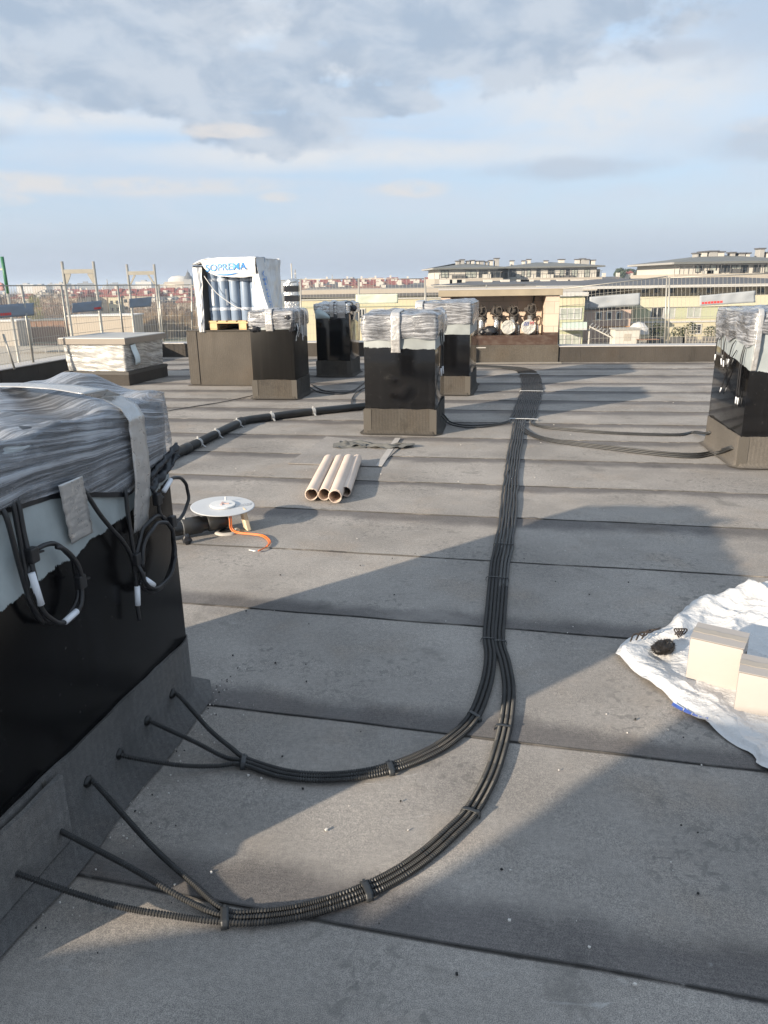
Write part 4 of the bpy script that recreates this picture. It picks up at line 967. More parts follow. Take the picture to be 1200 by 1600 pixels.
def text_mesh(body, size, T, name, mat, parent, ext=.002, bend=None, sx=1.0, shear=0):
    cu = bpy.data.curves.new(name, 'FONT'); cu.body = body; cu.size = size; cu.align_x = 'CENTER'; cu.align_y = 'CENTER'; cu.extrude = 0; cu.shear = shear; cu.resolution_u = 4
    cu.offset = size*.006
    ob = bpy.data.objects.new(name, cu); COL.objects.link(ob); bpy.context.view_layer.update()
    me = bpy.data.meshes.new_from_object(ob.evaluated_get(bpy.context.evaluated_depsgraph_get())); bpy.data.objects.remove(ob)
    for v in me.vertices:
        p = Vector((v.co.x*sx, v.co.y, v.co.z))
        p = bend(p) if bend else T @ p
        v.co = p
    me.materials.clear(); me.materials.append(mat); o = bpy.data.objects.new(name, me); COL.objects.link(o); o.parent = parent; return o
def onflap(p):
    u = .53+p.x/BW; z = .865*BH+p.y+.04*(u-.5); v = (z/BH-open_top(u))/(1-open_top(u)); q = ftop(u, min(max(v, 0), 1)); q.z = z; q.y -= .014; return q
text_mesh('SOPREMA', .15, None, 'lettering', M['logo'], bag, bend=onflap, sx=1.05)
m = MB()
m.grid(lambda u, v: onflap(Vector((-.20+.44*u, -.085-.020*math.sin(PI*u)-.018*v*math.sin(PI*u), 0))), 24, 2); m.build('logo_swoosh', M['logo'], bag)
def onside(p):                                # reads upwards along the front corner of the side
    v = .50+p.x/BH; u = .20-p.y/BD; q = fside(u, v); q.x += .014; q.y -= .004; return q
text_mesh('SOPREMA', .17, None, 'lettering', M['logo'], bag, bend=onside)
m = MB(); m.grid(lambda u, v: onside(Vector((-.28+.56*u, -.10-.03*math.sin(PI*u)-.02*v, 0))), 24, 2); m.build('logo_swoosh', M['logo'], bag)
s_ = [Rm @ Vector(q)+fr+Vector((0, 0, PZ)) for q in [(.37, .02, .86), (.47, .0, .72), (.58, -.0, .58), (.74, -.0, .46), (.90, -.0, .36), (1.06, -.02, .33)]]
tag(MB().tube(cat_pts(s_, .03), .006, 5).build('string', M['white_plastic'], None, True), 'loose white string hanging across the blue membrane rolls', 'string')

# ------------------------------------------------------------------ wrapped hatch on a curb
HY = 13; hx = Vector((-4.36, 12.79, 0)); hr = thing('roof_hatch', 'film-wrapped roof hatch with a flat lid on a membrane curb', 'roof hatch', hx, -R(HY))
HW, HD = 1.12, 1.24
MB().box((-HW-.06, -.05, 0), (.06, HD+.05, .235), bev=.012).build('curb', M['parapet'], hr)
m = MB(); m.box((-HW-.065, -.056, .18), (.066, HD+.056, .226)); m.build('curb_sheet', plain('curb_top', (.07, .065, .06), .8, var=.3, bump=.5, bsc=20), hr)
hb = MB(); uv = []; ring, P = rrect(HW, HD, .02, 160); cx_, cy_ = -HW/2, HD/2
for j in range(23):
    f = j/22
    for p, nn, s in ring:
        tp = 1+.05*f; q = Vector((p.x*tp, p.y*tp, 0))+nn*(.006*N3(s*2, f*16, 2)+.010*N3(s*5, f*5, 1)); hb.v.append(Vector((q.x+cx_, q.y+cy_, .236+.47*f))); uv.append((s, f*.47))
for j in range(22):
    for i in range(160): l = (i+1) % 160; hb.f.append((j*160+i, j*160+l, (j+1)*160+l, (j+1)*160+i))
hb.uv = [uv]; hb.build('inner_curb', plain('hatch_side', (.36, .36, .34), .5), hr)
hb2 = MB(); hb2.v = [Vector(((p.x-cx_)*1.012+cx_, (p.y-cy_)*1.012+cy_, p.z)) for p in hb.v]; hb2.f = hb.f; hb2.uv = [uv]
hb2.build('film_wrap', film('hatch_film', 1.2, 26, .35, .95, (.58, .57, .55), .2, .5), hr, True)
MB().box((-HW-.075, -.075, .705), (.075, HD+.075, .80), bev=.012).build('lid', plain('hatch_lid', (.36, .355, .34), .5, var=.08), hr)
MB().box((-HW-.079, -.079, .69), (.079, HD+.079, .785)).build('lid_side_tone', plain('hatch_side_tone', (.23, .20, .17), .7), hr)  # lid sides coloured darker so the top reads as reflecting sky
m = MB(); m.sheet(lambda u, v: Vector((.055+.02*v+.02*math.sin(v*5), .12+.16*u+.09*(1-v), .66-.34*(1-v)+.02*u)), 6, 10, .002); m.build('sticker', plain('sticker', (.60, .72, .80), .5), hr, True)

# ------------------------------------------------------------------ pipe niche
NYAW = 5.5; Nf = Vector((1.42, 15.50, 0)); NR_ = -R(NYAW)
t = NT('block_wall'); co = t.tc(); bt = t.n('ShaderNodeTexBrick'); X, Y, Z = t.sep(co)
t.ln(t.comb(t.math('ADD', X, Y), Z, 0), bt.inputs[0]); bt.inputs['Scale'].default_value = 1; bt.inputs['Brick Width'].default_value = .59; bt.inputs['Row Height'].default_value = .24; bt.inputs['Mortar Size'].default_value = .006; bt.inputs['Mortar Smooth'].default_value = .2
bt.inputs['Color1'].default_value = (.56, .45, .36, 1); bt.inputs['Color2'].default_value = (.49, .385, .31, 1); bt.inputs['Mortar'].default_value = (.33, .28, .23, 1)
cc = t.mix(t.ss(t.noise(co, 3, 5), .45, .8, 0, .4), bt.outputs[0], (.34, .27, .21)); M['blocks'] = t.done(t.bsdf(cc, .9, 0, t.bump(t.noise(co, 70, 3), .2, .006)))
n_ = thing('pipe_niche', 'pale block-built niche with a concrete lintel sheltering wrapped pipes', 'pipe niche', Nf, NR_)
NX0, NX1, ND = -.20, 2.16, .80
MB().box((NX0, 0, .545), (NX0+.19, ND, 1.315)).build('pier', M['blocks'], n_); MB().box((NX1-.27, 0, .545), (NX1, ND, 1.315)).build('pier', M['blocks'], n_)
MB().box((NX0+.19, ND-.12, .545), (NX1-.27, ND, 1.315)).build('back_wall', M['blocks'], n_)
MB().box((NX0-.05, -.06, 1.318), (NX1+.05, ND+.08, 1.44), bev=.008).build('lintel', plain('lintel_concrete', (.27, .23, .17), .85, var=.2, sc=4), n_)
MB().box((NX0-.055, -.065, 1.443), (NX1+.055, ND+.085, 1.462)).build('cap_sheet', M['coping'], n_)
bm_ = membrane('niche_membrane', (.085, .076, .064), ribs=True)
MB().box((NX0-.02, -.03, 0), (NX1+.03, ND, .355), bev=.01).build('collar', bm_, n_)
t = NT('primer_wall'); co = t.tc(); X, Y, Z = t.sep(co)
cc = t.mix(t.ss(t.noise(t.mapv(co, (6, 6, 14)), 1, 5, .65), .4, .68), (.05, .026, .017), (.085, .06, .046)); M['primer'] = t.done(t.bsdf(cc, .5))
MB().box((NX0-.004, -.004, .356), (NX1+.004, ND-.002, .543)).build('primer_band', M['primer'], n_)
MB().box((NX1-.29, -.006, .545), (NX1+.006, .3, .60)).build('primer_patch', M['primer'], n_)
MB().box((NX0+.3, -.034, .30), (NX0+.92, -.028, .318)).build('pale_strip', M['coping'], n_)
MB().box((NX0-.1, -.22, .003), (NX1+.08, -.02, .012)).build('foot_strip', plain('foot_strip', (.26, .24, .21), .85), n_)
M['bag_brown'] = plain('bag_brown', (.030, .025, .021), .75, var=.4, sc=12, bump=.6, bsc=20)
def vent(x, label, bags, ztop, seed):
    loc = Matrix.LocRotScale(n_.location, n_.rotation_euler, None) @ Vector((x, .30, .545)); r = thing('vent_pipe', label, 'vent pipe', loc, NR_, 'wrapped vent pipes in the niche')
    MB().lathe([(.058, 0), (.058, ztop-.12)], 20, wob=.04).build('pipe_stem', M['foil'], r, True)
    MB().box((.075, .0, 0), (.115, .04, ztop-.06)).build('timber_post', M['blocks'], r)
    rag(r, (0, -.01, ztop), .108, seed, 'bag_brown', sc=(1.0+.3*N3(seed, 1, 1), .7, .95+.3*N3(seed, 2, 2)), amp=.6, name='bag_wrap')
    rag(r, (.05, -.03, ztop-.13), .062, seed+4, 'bag_brown', sc=(1.0, .6, 1.1), amp=.4, name='bag_tail')
    rg = MB(); rg.tube(cat_pts([(-.02, -.07, ztop+.05), (.07, -.10, ztop+.09), (.10, -.10, ztop-.02), (.03, -.12, ztop-.09), (-.07, -.10, ztop-.03), (-.05, -.09, ztop+.07)], .02), .012, 6)
    rg.build('bag_fold', plain('bag_grey', (.05, .042, .036), .7), r, True)
for k, (px, lb) in enumerate([(752, 'wrapped vent pipe half hidden behind a chimney in the niche'), (776, 'wrapped vent pipe above the dark bundle in the niche'), (801, 'wrapped vent pipe behind the speckled pale disc'), (828, 'wrapped vent pipe behind the disc with blue and red print')]):
    w_ = AY(px, 490, 15.75); inv = Matrix.LocRotScale(n_.location, n_.rotation_euler, None).inverted(); x = (inv @ w_).x
    vent(x, lb, None, .47+(.03 if k == 3 else 0), k*3.3+1)
def disc(x, z, rad, label, mat, pr_=False, sd=0):
    loc = Matrix.LocRotScale(n_.location, n_.rotation_euler, None) @ Vector((x, .14, .545+rad+.005)); r = thing('wrapped_disc', label, 'disc', loc, NR_); r.rotation_euler = (R(-8), 0, NR_)
    T_ = Matrix.Rotation(PI/2, 4, 'X'); MB().lathe([(0, -.03), (rad*.85, -.03), (rad, -.015), (rad, .015), (rad*.88, .035), (rad*.8, .03), (0, .032)], 36, T_, wob=.05, seed=sd).build('disc', mat, r, ang=45)
    m = MB(); random.seed(sd+2)
    for k in range(16):
        a = random.uniform(0, PI); b_ = random.uniform(-.7, .7)*rad; h_ = math.sqrt(rad*rad-b_*b_)*.86; p0 = Vector((b_*math.cos(a)-h_*math.sin(a), -.036, b_*math.sin(a)+h_*math.cos(a))); p1 = Vector((b_*math.cos(a)+h_*math.sin(a), -.036, b_*math.sin(a)-h_*math.cos(a))); m.bar(p0, p1, .005, .003)
    m.build('film_crease', plain('crease', (.46, .45, .42), .4), r)
    if pr_:
        red = plain('print_red', (.60, .05, .05), .5); blu = plain('print_blue', (.03, .07, .40), .5)
        q = MB()
        for k, (x0, a) in enumerate(((-.10, .45), (-.065, .45), (-.03, .35))): q.bar((x0, -.040, .02), (x0+.055*a, -.040, .10), .02, .004)
        q.build('blue_print', blu, r); q = MB()
        for x0 in (.025, .055, .085): q.bar((x0, -.040, .045), (x0+.01, -.040, .105), .012, .004)
        q.bar((.02, -.041, .075), (.10, -.041, .085), .014, .004); q.build('red_print', red, r)
    return r
inv = Matrix.LocRotScale(n_.location, n_.rotation_euler, None).inverted()
M['disc'] = plain('disc_film', (.45, .44, .41), .4)
disc((inv @ AY(794, 512, 15.62)).x, 0, .145, 'film-wrapped pale disc with red specks leaning in the niche', M['disc'], False, 1)
disc((inv @ AY(825, 512, 15.62)).x, 0, .15, 'film-wrapped pale disc with blue and red print in the niche', M['disc'], True, 4)
x = (inv @ AY(766, 514, 15.62)).x; loc = inv.inverted() @ Vector((x, .16, .63)); r = thing('black_bundle', 'dark plastic bundle sitting low in the niche', 'bundle', loc, NR_)
rag(r, (0, 0, 0), .12, 5, sc=(1.1, .7, .8), amp=.25, name='bag_wrap'); rag(r, (-.16, .0, -.02), .07, 8, sc=(1, .7, .8), amp=.3, name='bag_tail')
for px, lb in ((839, 'small silver pipe stub beside the printed disc'), (810, 'small silver pipe stub between the two pale discs')):
    loc = inv.inverted() @ Vector(((inv @ AY(px, 514, 15.7)).x, .25, .547)); r = thing('pipe_stub', lb, 'pipe stub', loc, NR_); MB().lathe([(.028, 0), (.03, .10), (.024, .17), (.010, .20)], 16, wob=.1).build('stub', M['foil'], r, True)
loc = inv.inverted() @ Vector((NX1-.42, ND-.2, 1.20)); r = thing('black_hose', 'black hose hanging from the top of the niche', 'hose', loc, NR_)
MB().tube(cat_pts([(-.02, 0, .1), (-.05, 0, -.08), (-.12, -.03, -.22), (-.08, -.05, -.34)], .03), .02, 8).build('hose_run', M['cable'], r, True)
# banded vent behind the pallet
b0 = AY(459, 520, 16.2); r = thing('wrapped_vent', 'slim foil-wrapped vent with two black bands beyond the pallet', 'vent', (b0.x, 16.2, 0))
zt = AY(459, 437, 16.2).z
MB().box((-.15, -.15, 0), (.15, .15, zt-.06), bev=.03).build('foil_wrap', M['foil'], r, ang=60)
for py in (451, 466): z = AY(459, py, 16.2).z; MB().box((-.155, -.156, z-.065), (.156, .156, z+.065), bev=.02).build('black_band', M['black_cloth'], r)
rag(r, (0, 0, zt-.05), .15, 3, 'foil', (1, 1, .5), .2, 'foil_cap')
MB().tube([(.02, 0, zt), (.02, 0, zt+.32)], .012, 6).build('pin', M['galv'], r)

# ------------------------------------------------------------------ fences and scaffold
def mesh_panel(name, bl, br, tr, tl, nv, nh, label, wire=.0028, post=.017, group='mesh fence panels', banner=None, tilt=0, cat='fence'):
    bl, br, tr, tl = map(Vector, (bl, br, tr, tl)); root = thing(name, label, cat, bl, 0, group)
    def P(u, v): return (bl*(1-u)+br*u)*(1-v)+(tl*(1-u)+tr*u)*v
    for u in (0, 1): MB().tube([P(u, 0), P(u, 1.01)], post, 8).build('post', M['galv'], root, True, True)
    m = MB()
    for k in range(1, nv): m.tube([P(k/nv, 0.01), P(k/nv, 1)], wire, 4, cap=False)
    for k in range(nh+1):
        m.tube([P(0, k/nh), P(1, k/nh)], wire*1.25, 4, cap=False)
    m.build('wire_mesh', M['wire'], root, True, True)
    MB().tube([P(0, 1), P(1, 1)], post*.7, 6).build('top_rail', M['galv'], root, True, True)
    if banner:
        cs, mat, red = banner; n_ = (br-bl).cross(tl-bl).normalized()
        if n_.y > 0: n_ = -n_
        cs = [Vector(c) for c in cs]
        def B(u, v): return (cs[0]*(1-u)+cs[1]*u)*(1-v)+(cs[3]*(1-u)+cs[2]*u)*v+n_*(.012+.02*N3(u*5, v*2, cs[0].x))
        bn = MB().sheet(B, 24, 6, .003).build('banner', mat, root, True, True)
        if red:
            q = MB()
            for k in range(7): u = red[0]+(red[1]-red[0])*k/7; q.sheet(lambda a, b: B(u+(red[1]-red[0])*.11*a, .16+.20*b)+n_*.006, 2, 2, .002)
            q.build('red_print', plain('print_red', (.60, .05, .05), .5), bn, False, True)
    return root
M['wire'] = plain('fence_wire', (.40, .385, .34), .5, .4)
M['banner_grey'] = plain('banner_grey', (.19, .23, .285), .6, var=.05); M['banner_pale'] = plain('banner_pale', (.27, .29, .31), .6, var=.05)
def rowY(px, py, Y): return AY(px, py, Y)
# far side, beside the niche
Yf = lambda x: yfar(max(x, 3.2))+.75
def FP(px, py):                              # on the fence plane behind the right-hand parapet
    d_ = ray(px, py); a = -.115; y0 = 15.30+3.56*.115+.75; t_ = (y0-EYE.y)/(d_.y-a*d_.x); return EYE+d_*t_
mesh_panel('mesh_fence', FP(873, 556), FP(1038, 556), FP(1042, 432), FP(873, 452), 26, 8, 'wire fence panel with a blank pale banner right beside the pipe niche', banner=([FP(921, 482), FP(1000, 476.5), FP(1000, 457.5), FP(921, 464)], M['banner_pale'], None))
mesh_panel('mesh_fence', FP(1044, 556), FP(1215, 556), FP(1215, 426.5), FP(1046, 434), 26, 8, 'wire fence panel with a pale banner bearing a small red print', banner=([FP(1093, 478), FP(1180, 472.5), FP(1180, 454), FP(1093, 462)], M['banner_pale'], (.04, .42)))
mesh_panel('mesh_fence', FP(1215, 556), FP(1400, 556), FP(1400, 424), FP(1215, 426.5), 24, 8, 'wire fence panel next to the banner with red print, running out of the frame')
def FQ(px, py):
    d_ = ray(px, py); a = -.125; y0 = 16.95+2*.125+.75; t_ = y0/(d_.y-a*d_.x); return EYE+d_*t_
for a, b, ta, tb, lb, bn in [(470, 560, 436.5, 436, 'wire fence panel between the banded vent and the shaded chimney', None), (561, 664, 436, 435.5, 'wire fence panel with a pale ribbed banner behind the central chimney', ([FQ(556, 475), FQ(622, 473.5), FQ(622, 459), FQ(556, 460)], plain('banner_green', (.42, .46, .38), .6), None)), (665, 760, 447, 446, 'low wire fence panel behind the niche corner', None), (300, 395, 446, 442, 'wire fence panel behind the wrapped pallet', None), (396, 469, 440, 437, 'wire fence panel hidden between pallet and banded vent', None)]:
    mesh_panel('mesh_fence', FQ(a, 548), FQ(b, 548), FQ(b, tb), FQ(a, ta), 18, 8, lb, banner=bn)
# along the pale coping
def LP(y, z, off=.22): return Vector((xleft(y)-off, y, z))
def LQ(px, py, off=.22):                       # on the upright plane above the pale coping
    d_ = ray(px, py); # x = xleft(y)-off
    k = .198; c0 = -5.27-k*17.85-off; t_ = c0/(d_.x-k*d_.y); return EYE+d_*t_
prev = None
for (x0, x1, lb, bn, t0, t1) in [(-75, 33, 'wire fence panel cut by the frame edge with a grey-blue banner', ([LQ(-30, 499), LQ(52, 493), LQ(52, 473), LQ(-30, 478)], M['banner_grey'], (.30, .55)), 446.5, 446.3), (34, 95, 'leaning wire fence panel without a banner near the pale coping', None, 446.3, 446), (96, 183, 'wire fence panel with a grey-blue banner beyond the wrapped hatch', ([LQ(112, 489), LQ(158, 485), LQ(158, 469.5), LQ(112, 474)], M['banner_grey'], (.72, .98)), 446, 445.6), (184, 247, 'wire fence panel with a grey-blue banner at the roof corner', ([LQ(202, 481), LQ(236, 479), LQ(236, 463.5), LQ(201, 467)], M['banner_grey'], None), 445.6, 445.3)]:
    def zb(px): q = LQ(px, 560); q.z = .33; return q
    A, B_ = zb(x0), zb(x1); A.z = B_.z = .2
    T1, T0 = LQ(x1, t1), LQ(x0, t0)
    A = Vector((T0.x, T0.y, .2)); B_ = Vector((T1.x, T1.y, .2))
    mesh_panel('mesh_fence', A, B_, T1, T0, 24 if x1-x0 > 70 else 16, 8, lb, banner=bn, wire=.0028)
def CQ(px, py):
    d_ = ray(px, py); a = -.125; y0 = 16.95+2*.125+.8; t_ = y0/(d_.y-a*d_.x); return EYE+d_*t_
A, B_ = CQ(249, 530), CQ(299, 530); A.z = B_.z = .2
mesh_panel('mesh_fence', A, B_, CQ(299, 445), CQ(249, 445.3), 12, 8, 'short wire fence panel between the roof corner and the plinth')
def scaffold(label, pxs, ytop, ybeam, Y, brace=True, flip=False):
    a = AY(pxs[0], ytop, Y); b = AY(pxs[1], ytop, Y); root = thing('scaffolding', label, 'scaffold', (a.x, Y, -3.0), 0, 'steel scaffold frames rising behind the fence')
    zb = AY(pxs[0], ybeam, Y).z
    for p in (a, b): MB().tube([(p.x, Y, -3), (p.x, Y, p.z)], .030, 10).build('standard', M['galv'], root, True, True)
    MB().bar((a.x+.02, Y, zb), (b.x-.02, Y, zb), .05, .085).build('transom', plain('pale_steel', (.26, .245, .21), .55), root, False, True)
    for p, s_ in ((a, 1), (b, -1)):
        m = MB(); m.prism([(0, 0), (.12*s_, 0), (.12*s_, -.03), (.03*s_, -.20), (0, -.20)] if brace else [(.0, -.20), (.02*s_, -.23), (.15*s_, -.02), (.15*s_, 0), (.11*s_, 0)], -.012, .012, Matrix.Translation((p.x+.03*s_, Y, zb-.045)) @ Matrix.Rotation(PI/2, 4, 'X')); m.build('gusset', plain('pale_steel', (.26, .245, .21), .55), root, False, True)
    for z in (-1.0, -.2): MB().bar((a.x, Y, z), (b.x, Y, z), .045).build('ledger', M['galv'], root, False, True)
scaffold('scaffold frame with solid pale gussets, second from the green pole', (96.5, 145.5), 408.5, 424.5, 16.6); scaffold('scaffold frame with open braces just above the roof corner', (198, 240.5), 413, 427, 19.0, False)
a = AY(3, 401, 14.4); r = thing('scaffold_pole', 'green-topped scaffold pole standing alone at the frame edge', 'scaffold pole', (a.x, a.y, -3))
MB().tube([(a.x+.02, a.y, -3), (a.x, a.y, a.z-.65)], .03, 10).build('standard', M['galv'], r, True, True); MB().tube([(a.x, a.y, a.z-.65), (a.x, a.y, a.z)], .031, 10).build('green_tube', plain('green_paint', (.03, .14, .07), .5), r, True, True)
m = MB(); m.sheet(lambda u, v: Vector((a.x-.35+.31*u, a.y+.03*math.sin(u*6), a.z-.60+.30*v*(1-.6*u))), 8, 6, .004); m.build('red_pennant', plain('pink_cloth', (.40, .22, .22), .7), r, True, True)
MB().bar((a.x-.4, a.y, a.z-.22), (a.x, a.y, a.z-.22), .03).build('guard_rail', M['galv'], r, False, True)
q0 = AY(5, 522, 12.4); q1 = AY(23, 577, 12.4); tag(MB().tube([q0, q1], .018, 8).build('steel_rod', M['galv'], None, True), 'thin steel rod leaning over the pale coping', 'rod')
q = [AY(x, y, 14.9) for x, y in ((29, 470), (40, 575))]; 
# ------------------------------------------------------------------ the town beyond the roof
GZ = -15.0
t = NT('town_ground'); co = t.tc(); nz = t.noise(t.mapv(co, (.01, .01, 1)), 1, 6, .6); n2 = t.noise(t.mapv(co, (.06, .06, 1)), 1, 4)
cc = t.mix(t.ss(nz, .4, .6), (.26, .23, .18), (.12, .12, .07)); cc = t.mix(t.ss(n2, .55, .7, 0, .6), cc, (.16, .15, .14)); gm = t.done(t.bsdf(cc, .95))
m = MB(); m.grid(lambda u, v: (-5000+10000*u, -400+8400*v, GZ), 20, 20); tag(m.build('ground', gm), kind='structure')
ym = plain('yard_sand', (.34, .30, .24), .9, var=.08, sc=.2)
c = G(60, 557, GZ); m = MB(); m.prism([(c.x-60, c.y-26), (c.x+22, c.y-26), (c.x+26, c.y+30), (c.x-60, c.y+40)], GZ+.004, GZ+.02); tag(m.build('yard_path', ym), kind='structure')
random.seed(21)
def wallmat(n, c, v=.06): return plain('wall_'+n, tuple(x*.70 for x in c), .85, var=v, sc=.6)
W_ = {'cream': wallmat('cream', (.66, .60, .42)), 'white': wallmat('white', (.66, .63, .57)), 'beige': wallmat('beige', (.55, .47, .37)), 'pink': wallmat('pink', (.60, .45, .37)), 'green': wallmat('green', (.54, .56, .38)), 'grey': wallmat('grey', (.42, .41, .39)),
      'brown': wallmat('brown', (.27, .15, .09), .15), 'stone': wallmat('stone', (.50, .45, .38)), 'orange': wallmat('orange', (.55, .28, .12)), 'dark': wallmat('dark', (.12, .12, .12)), 'red': wallmat('red', (.36, .08, .05), .12), 'pale_yellow': wallmat('pale_yellow', (.68, .65, .48))}
RFm = {'white': plain('roof_white', (.55, .54, .52), .7, var=.1, sc=.4), 'red': plain('roof_red', (.20, .06, .05), .8, var=.2, sc=.5), 'dark': plain('roof_dark', (.085, .085, .09), .7, var=.12, sc=.4), 'rust': plain('roof_rust', (.20, .10, .075), .8, var=.2, sc=.5), 'grey': plain('roof_grey', (.13, .135, .13), .7, var=.12, sc=.4)}
GLM = plain('window_glass', (.03, .035, .04), .12, var=.3, sc=.5); FRM = plain('window_frame', (.44, .435, .42), .5); CURT = plain('window_curtain', (.34, .36, .32), .3, var=.3, sc=1.5); RAIL = plain('terrace_rail', (.10, .10, .10), .5)
class Fac:
    def __init__(s, name, label, cat, px0, px1, pyref, Y, yaw=0.0, group=None):
        s.P = AY(px0, pyref, Y); s.a = R(yaw); s.u = Vector((math.cos(s.a), math.sin(s.a), 0)); s.n = Vector((-s.u.y, s.u.x, 0))
        s.r = thing(name, label, cat, (s.P.x, s.P.y, GZ), s.a, group); s.W = s.loc(px1, pyref)[0]
    def loc(s, px, py, off=0.0):
        d_ = ray(px, py); P0 = s.P+s.n*off; t_ = (P0-EYE).dot(s.n)/d_.dot(s.n); q = EYE+d_*t_-s.P; return q.dot(s.u), EYE.z+d_.z*t_-GZ
    def box(s, x0, z0, x1, z1, y0, y1, name, mat, parent=None, bev=0): return MB().box((x0, y0, z0), (x1, y1, z1), bev=bev).build(name, mat, parent or s.r)
    def px(s, l, t_, r_, b_, y0, y1, name, mat, parent=None, off=0.0):
        x0, z1 = s.loc(l, t_, off); x1, z0 = s.loc(r_, b_, off); zz = s.loc((l+r_)/2, t_, off)[1]; zb = s.loc((l+r_)/2, b_, off)[1]; return s.box(x0, zb, x1, zz, y0, y1, name, mat, parent)
    def win(s, l, t_, r_, b_, n=1, off=0.0, glass=None, frame=True):
        x0, z1 = s.loc(l, (t_), off); x1, z0 = s.loc(r_, b_, off); zt = s.loc((l+r_)/2, t_, off)[1]; zb = s.loc((l+r_)/2, b_, off)[1]; f = .10
        m = MB(); y0, y1 = off-.05, off+.02
        m.box((x0, y0, zb), (x1, y1, zb+f)); m.box((x0, y0, zt-f), (x1, y1, zt))
        for k in range(n+1): xx = x0+(x1-x0-f)*k/n; m.box((xx, y0+.002, zb+f), (xx+f, y1, zt-f))
        w = m.build('window', FRM if frame else RAIL, s.r)
        MB().box((x0+f*.5, off-.02, zb+f*.5), (x1-f*.5, off+.01, zt-f*.5)).build('pane', glass or GLM, w)
        return w
def gable(f, x0, x1, y0, y1, z0, zr, over, mat, name='roof', hip=0.0, parent=None):
    yc = (y0+y1)/2; m = MB(); h = hip
    vs = [(x0-over, y0-over, z0), (x1+over, y0-over, z0), (x1+over, y1+over, z0), (x0-over, y1+over, z0), (x0-over+h, yc, zr), (x1+over-h, yc, zr)]
    vs += [(a, b, c-.25) for a, b, c in vs[:4]]
    m.add(vs, [(0, 1, 5, 4), (2, 3, 4, 5), (1, 2, 5), (3, 0, 4), (6, 7, 1, 0), (7, 8, 2, 1), (8, 9, 3, 2), (9, 6, 0, 3), (9, 8, 7, 6)]); return m.build(name, mat, parent or f.r)

# --- green and cream apartment block close behind the mesh fence
f = Fac('apartment_block', 'cream and green apartment block with white windows behind the wire fence', 'building', 984, 1300, 478, 78, 1.0)
W = f.W; zt = f.loc(1100, 462)[1]; ze = f.loc(1100, 447)[1]
f.box(0, 0, W, zt-.02, 0, 13, 'wall', W_['cream']); f.px(984, 462, 1300, 478, -.25, -.01, 'parapet_band', W_['pale_yellow'])
f.box(.3, zt, W, ze-.12, 1.2, 12.5, 'set_back_storey', W_['stone'])
for l, r_ in ((1002, 1012), (1022, 1030), (1046, 1054), (1080, 1088), (1104, 1112), (1150, 1157), (1184, 1194)): f.win(l, 450, r_, 458, 1, 1.2, frame=False)
MB().box((-6, -.6, ze-.10), (W+2, .2, ze+.16)).build('gutter', FRM, f.r)
gable(f, -5.5, W+1, .2, 24, ze+.2, f.loc(1100, 433.5, 12)[1], .3, RFm['dark'], hip=6)
for l, r_, g in ((993, 1016, 0), (1056, 1073, 0), (1095, 1121, 0), (1136, 1170, 0)): f.px(l, 479, r_, 498, -.06, -.005, 'green_panel', W_['green'])
f.win(1017, 480, 1036, 498, 2, -.02); f.win(1037, 480, 1054, 498, 2, -.02, CURT); f.win(1074, 479.5, 1094, 497, 2, -.02, CURT); f.win(1122, 479, 1134, 497, 1, -.02)
f.win(1018, 506, 1032, 522, 1, -.02); f.win(1080, 506, 1095, 522, 2, -.02)
f.px(984, 500, 1300, 502.5, -.10, -.005, 'string_course', FRM)
for px in (985, 1003, 1026, 1041, 1066, 1074, 1094, 1109, 1128, 1144, 1168, 1187): x, z = f.loc(px, 431, 10); MB().box((x-.55, 9, z-2.2), (x+.55, 10.3, z-.55)).build('dormer', FRM, f.r)
# stair block with balcony
f = Fac('apartment_block', 'green plastered stair block with a glazed balcony next to the niche', 'building', 862, 913, 480, 70, -2)
W = f.W; z1 = f.loc(890, 463)[1]; f.box(0, 0, W, z1, 0, 8, 'wall', W_['green']); f.box(-.2, z1+.01, W+.25, z1+.35, -.3, 8.2, 'roof', FRM); f.px(862, 466, 913, 478, -.12, -.004, 'cream_band', W_['cream'])
f.box(-.2, z1+.36, W+.2, z1+.9, 2, 8, 'upper_ledge', W_['grey'])
f.win(875, 481, 908, 499, 3, -.02, CURT); f.win(870, 522, 906, 541, 3, -.02, CURT)
b_ = f.px(873, 511, 911, 514, -1.6, -.01, 'balcony', FRM); f.px(873, 502, 911, 511, -1.55, -1.48, 'balcony_glass', plain('balcony_glass', (.42, .50, .46), .2), b_)
# pink link
f = Fac('link_wing', 'low pink wing with three small square windows and a grey metal roof', 'building', 912, 986, 490, 74, 0)
W = f.W; z1 = f.loc(940, 484)[1]; f.box(0, 0, W, z1, 0, 7, 'wall', W_['pink']); m = MB(); zr = f.loc(950, 463, 6)[1]
m.add([(-.2, -.3, z1+.01), (W+.2, -.3, z1+.3), (W+.2, 7, zr+.6), (-.2, 7, zr-.2), (-.2, -.3, z1+.2), (W+.2, -.3, z1+.5), (W+.2, 7, zr+.8), (-.2, 7, zr)], [(4, 5, 6, 7), (0, 1, 5, 4), (1, 2, 6, 5), (3, 0, 4, 7), (2, 3, 7, 6), (3, 2, 1, 0)]); m.build('roof', RFm['grey'], f.r)
for l in (931, 947, 963): f.win(l, 487, l+8.5, 500, 1, -.02)
f.px(912, 510, 984, 511.5, -.1, -.005, 'ledge', W_['orange'])
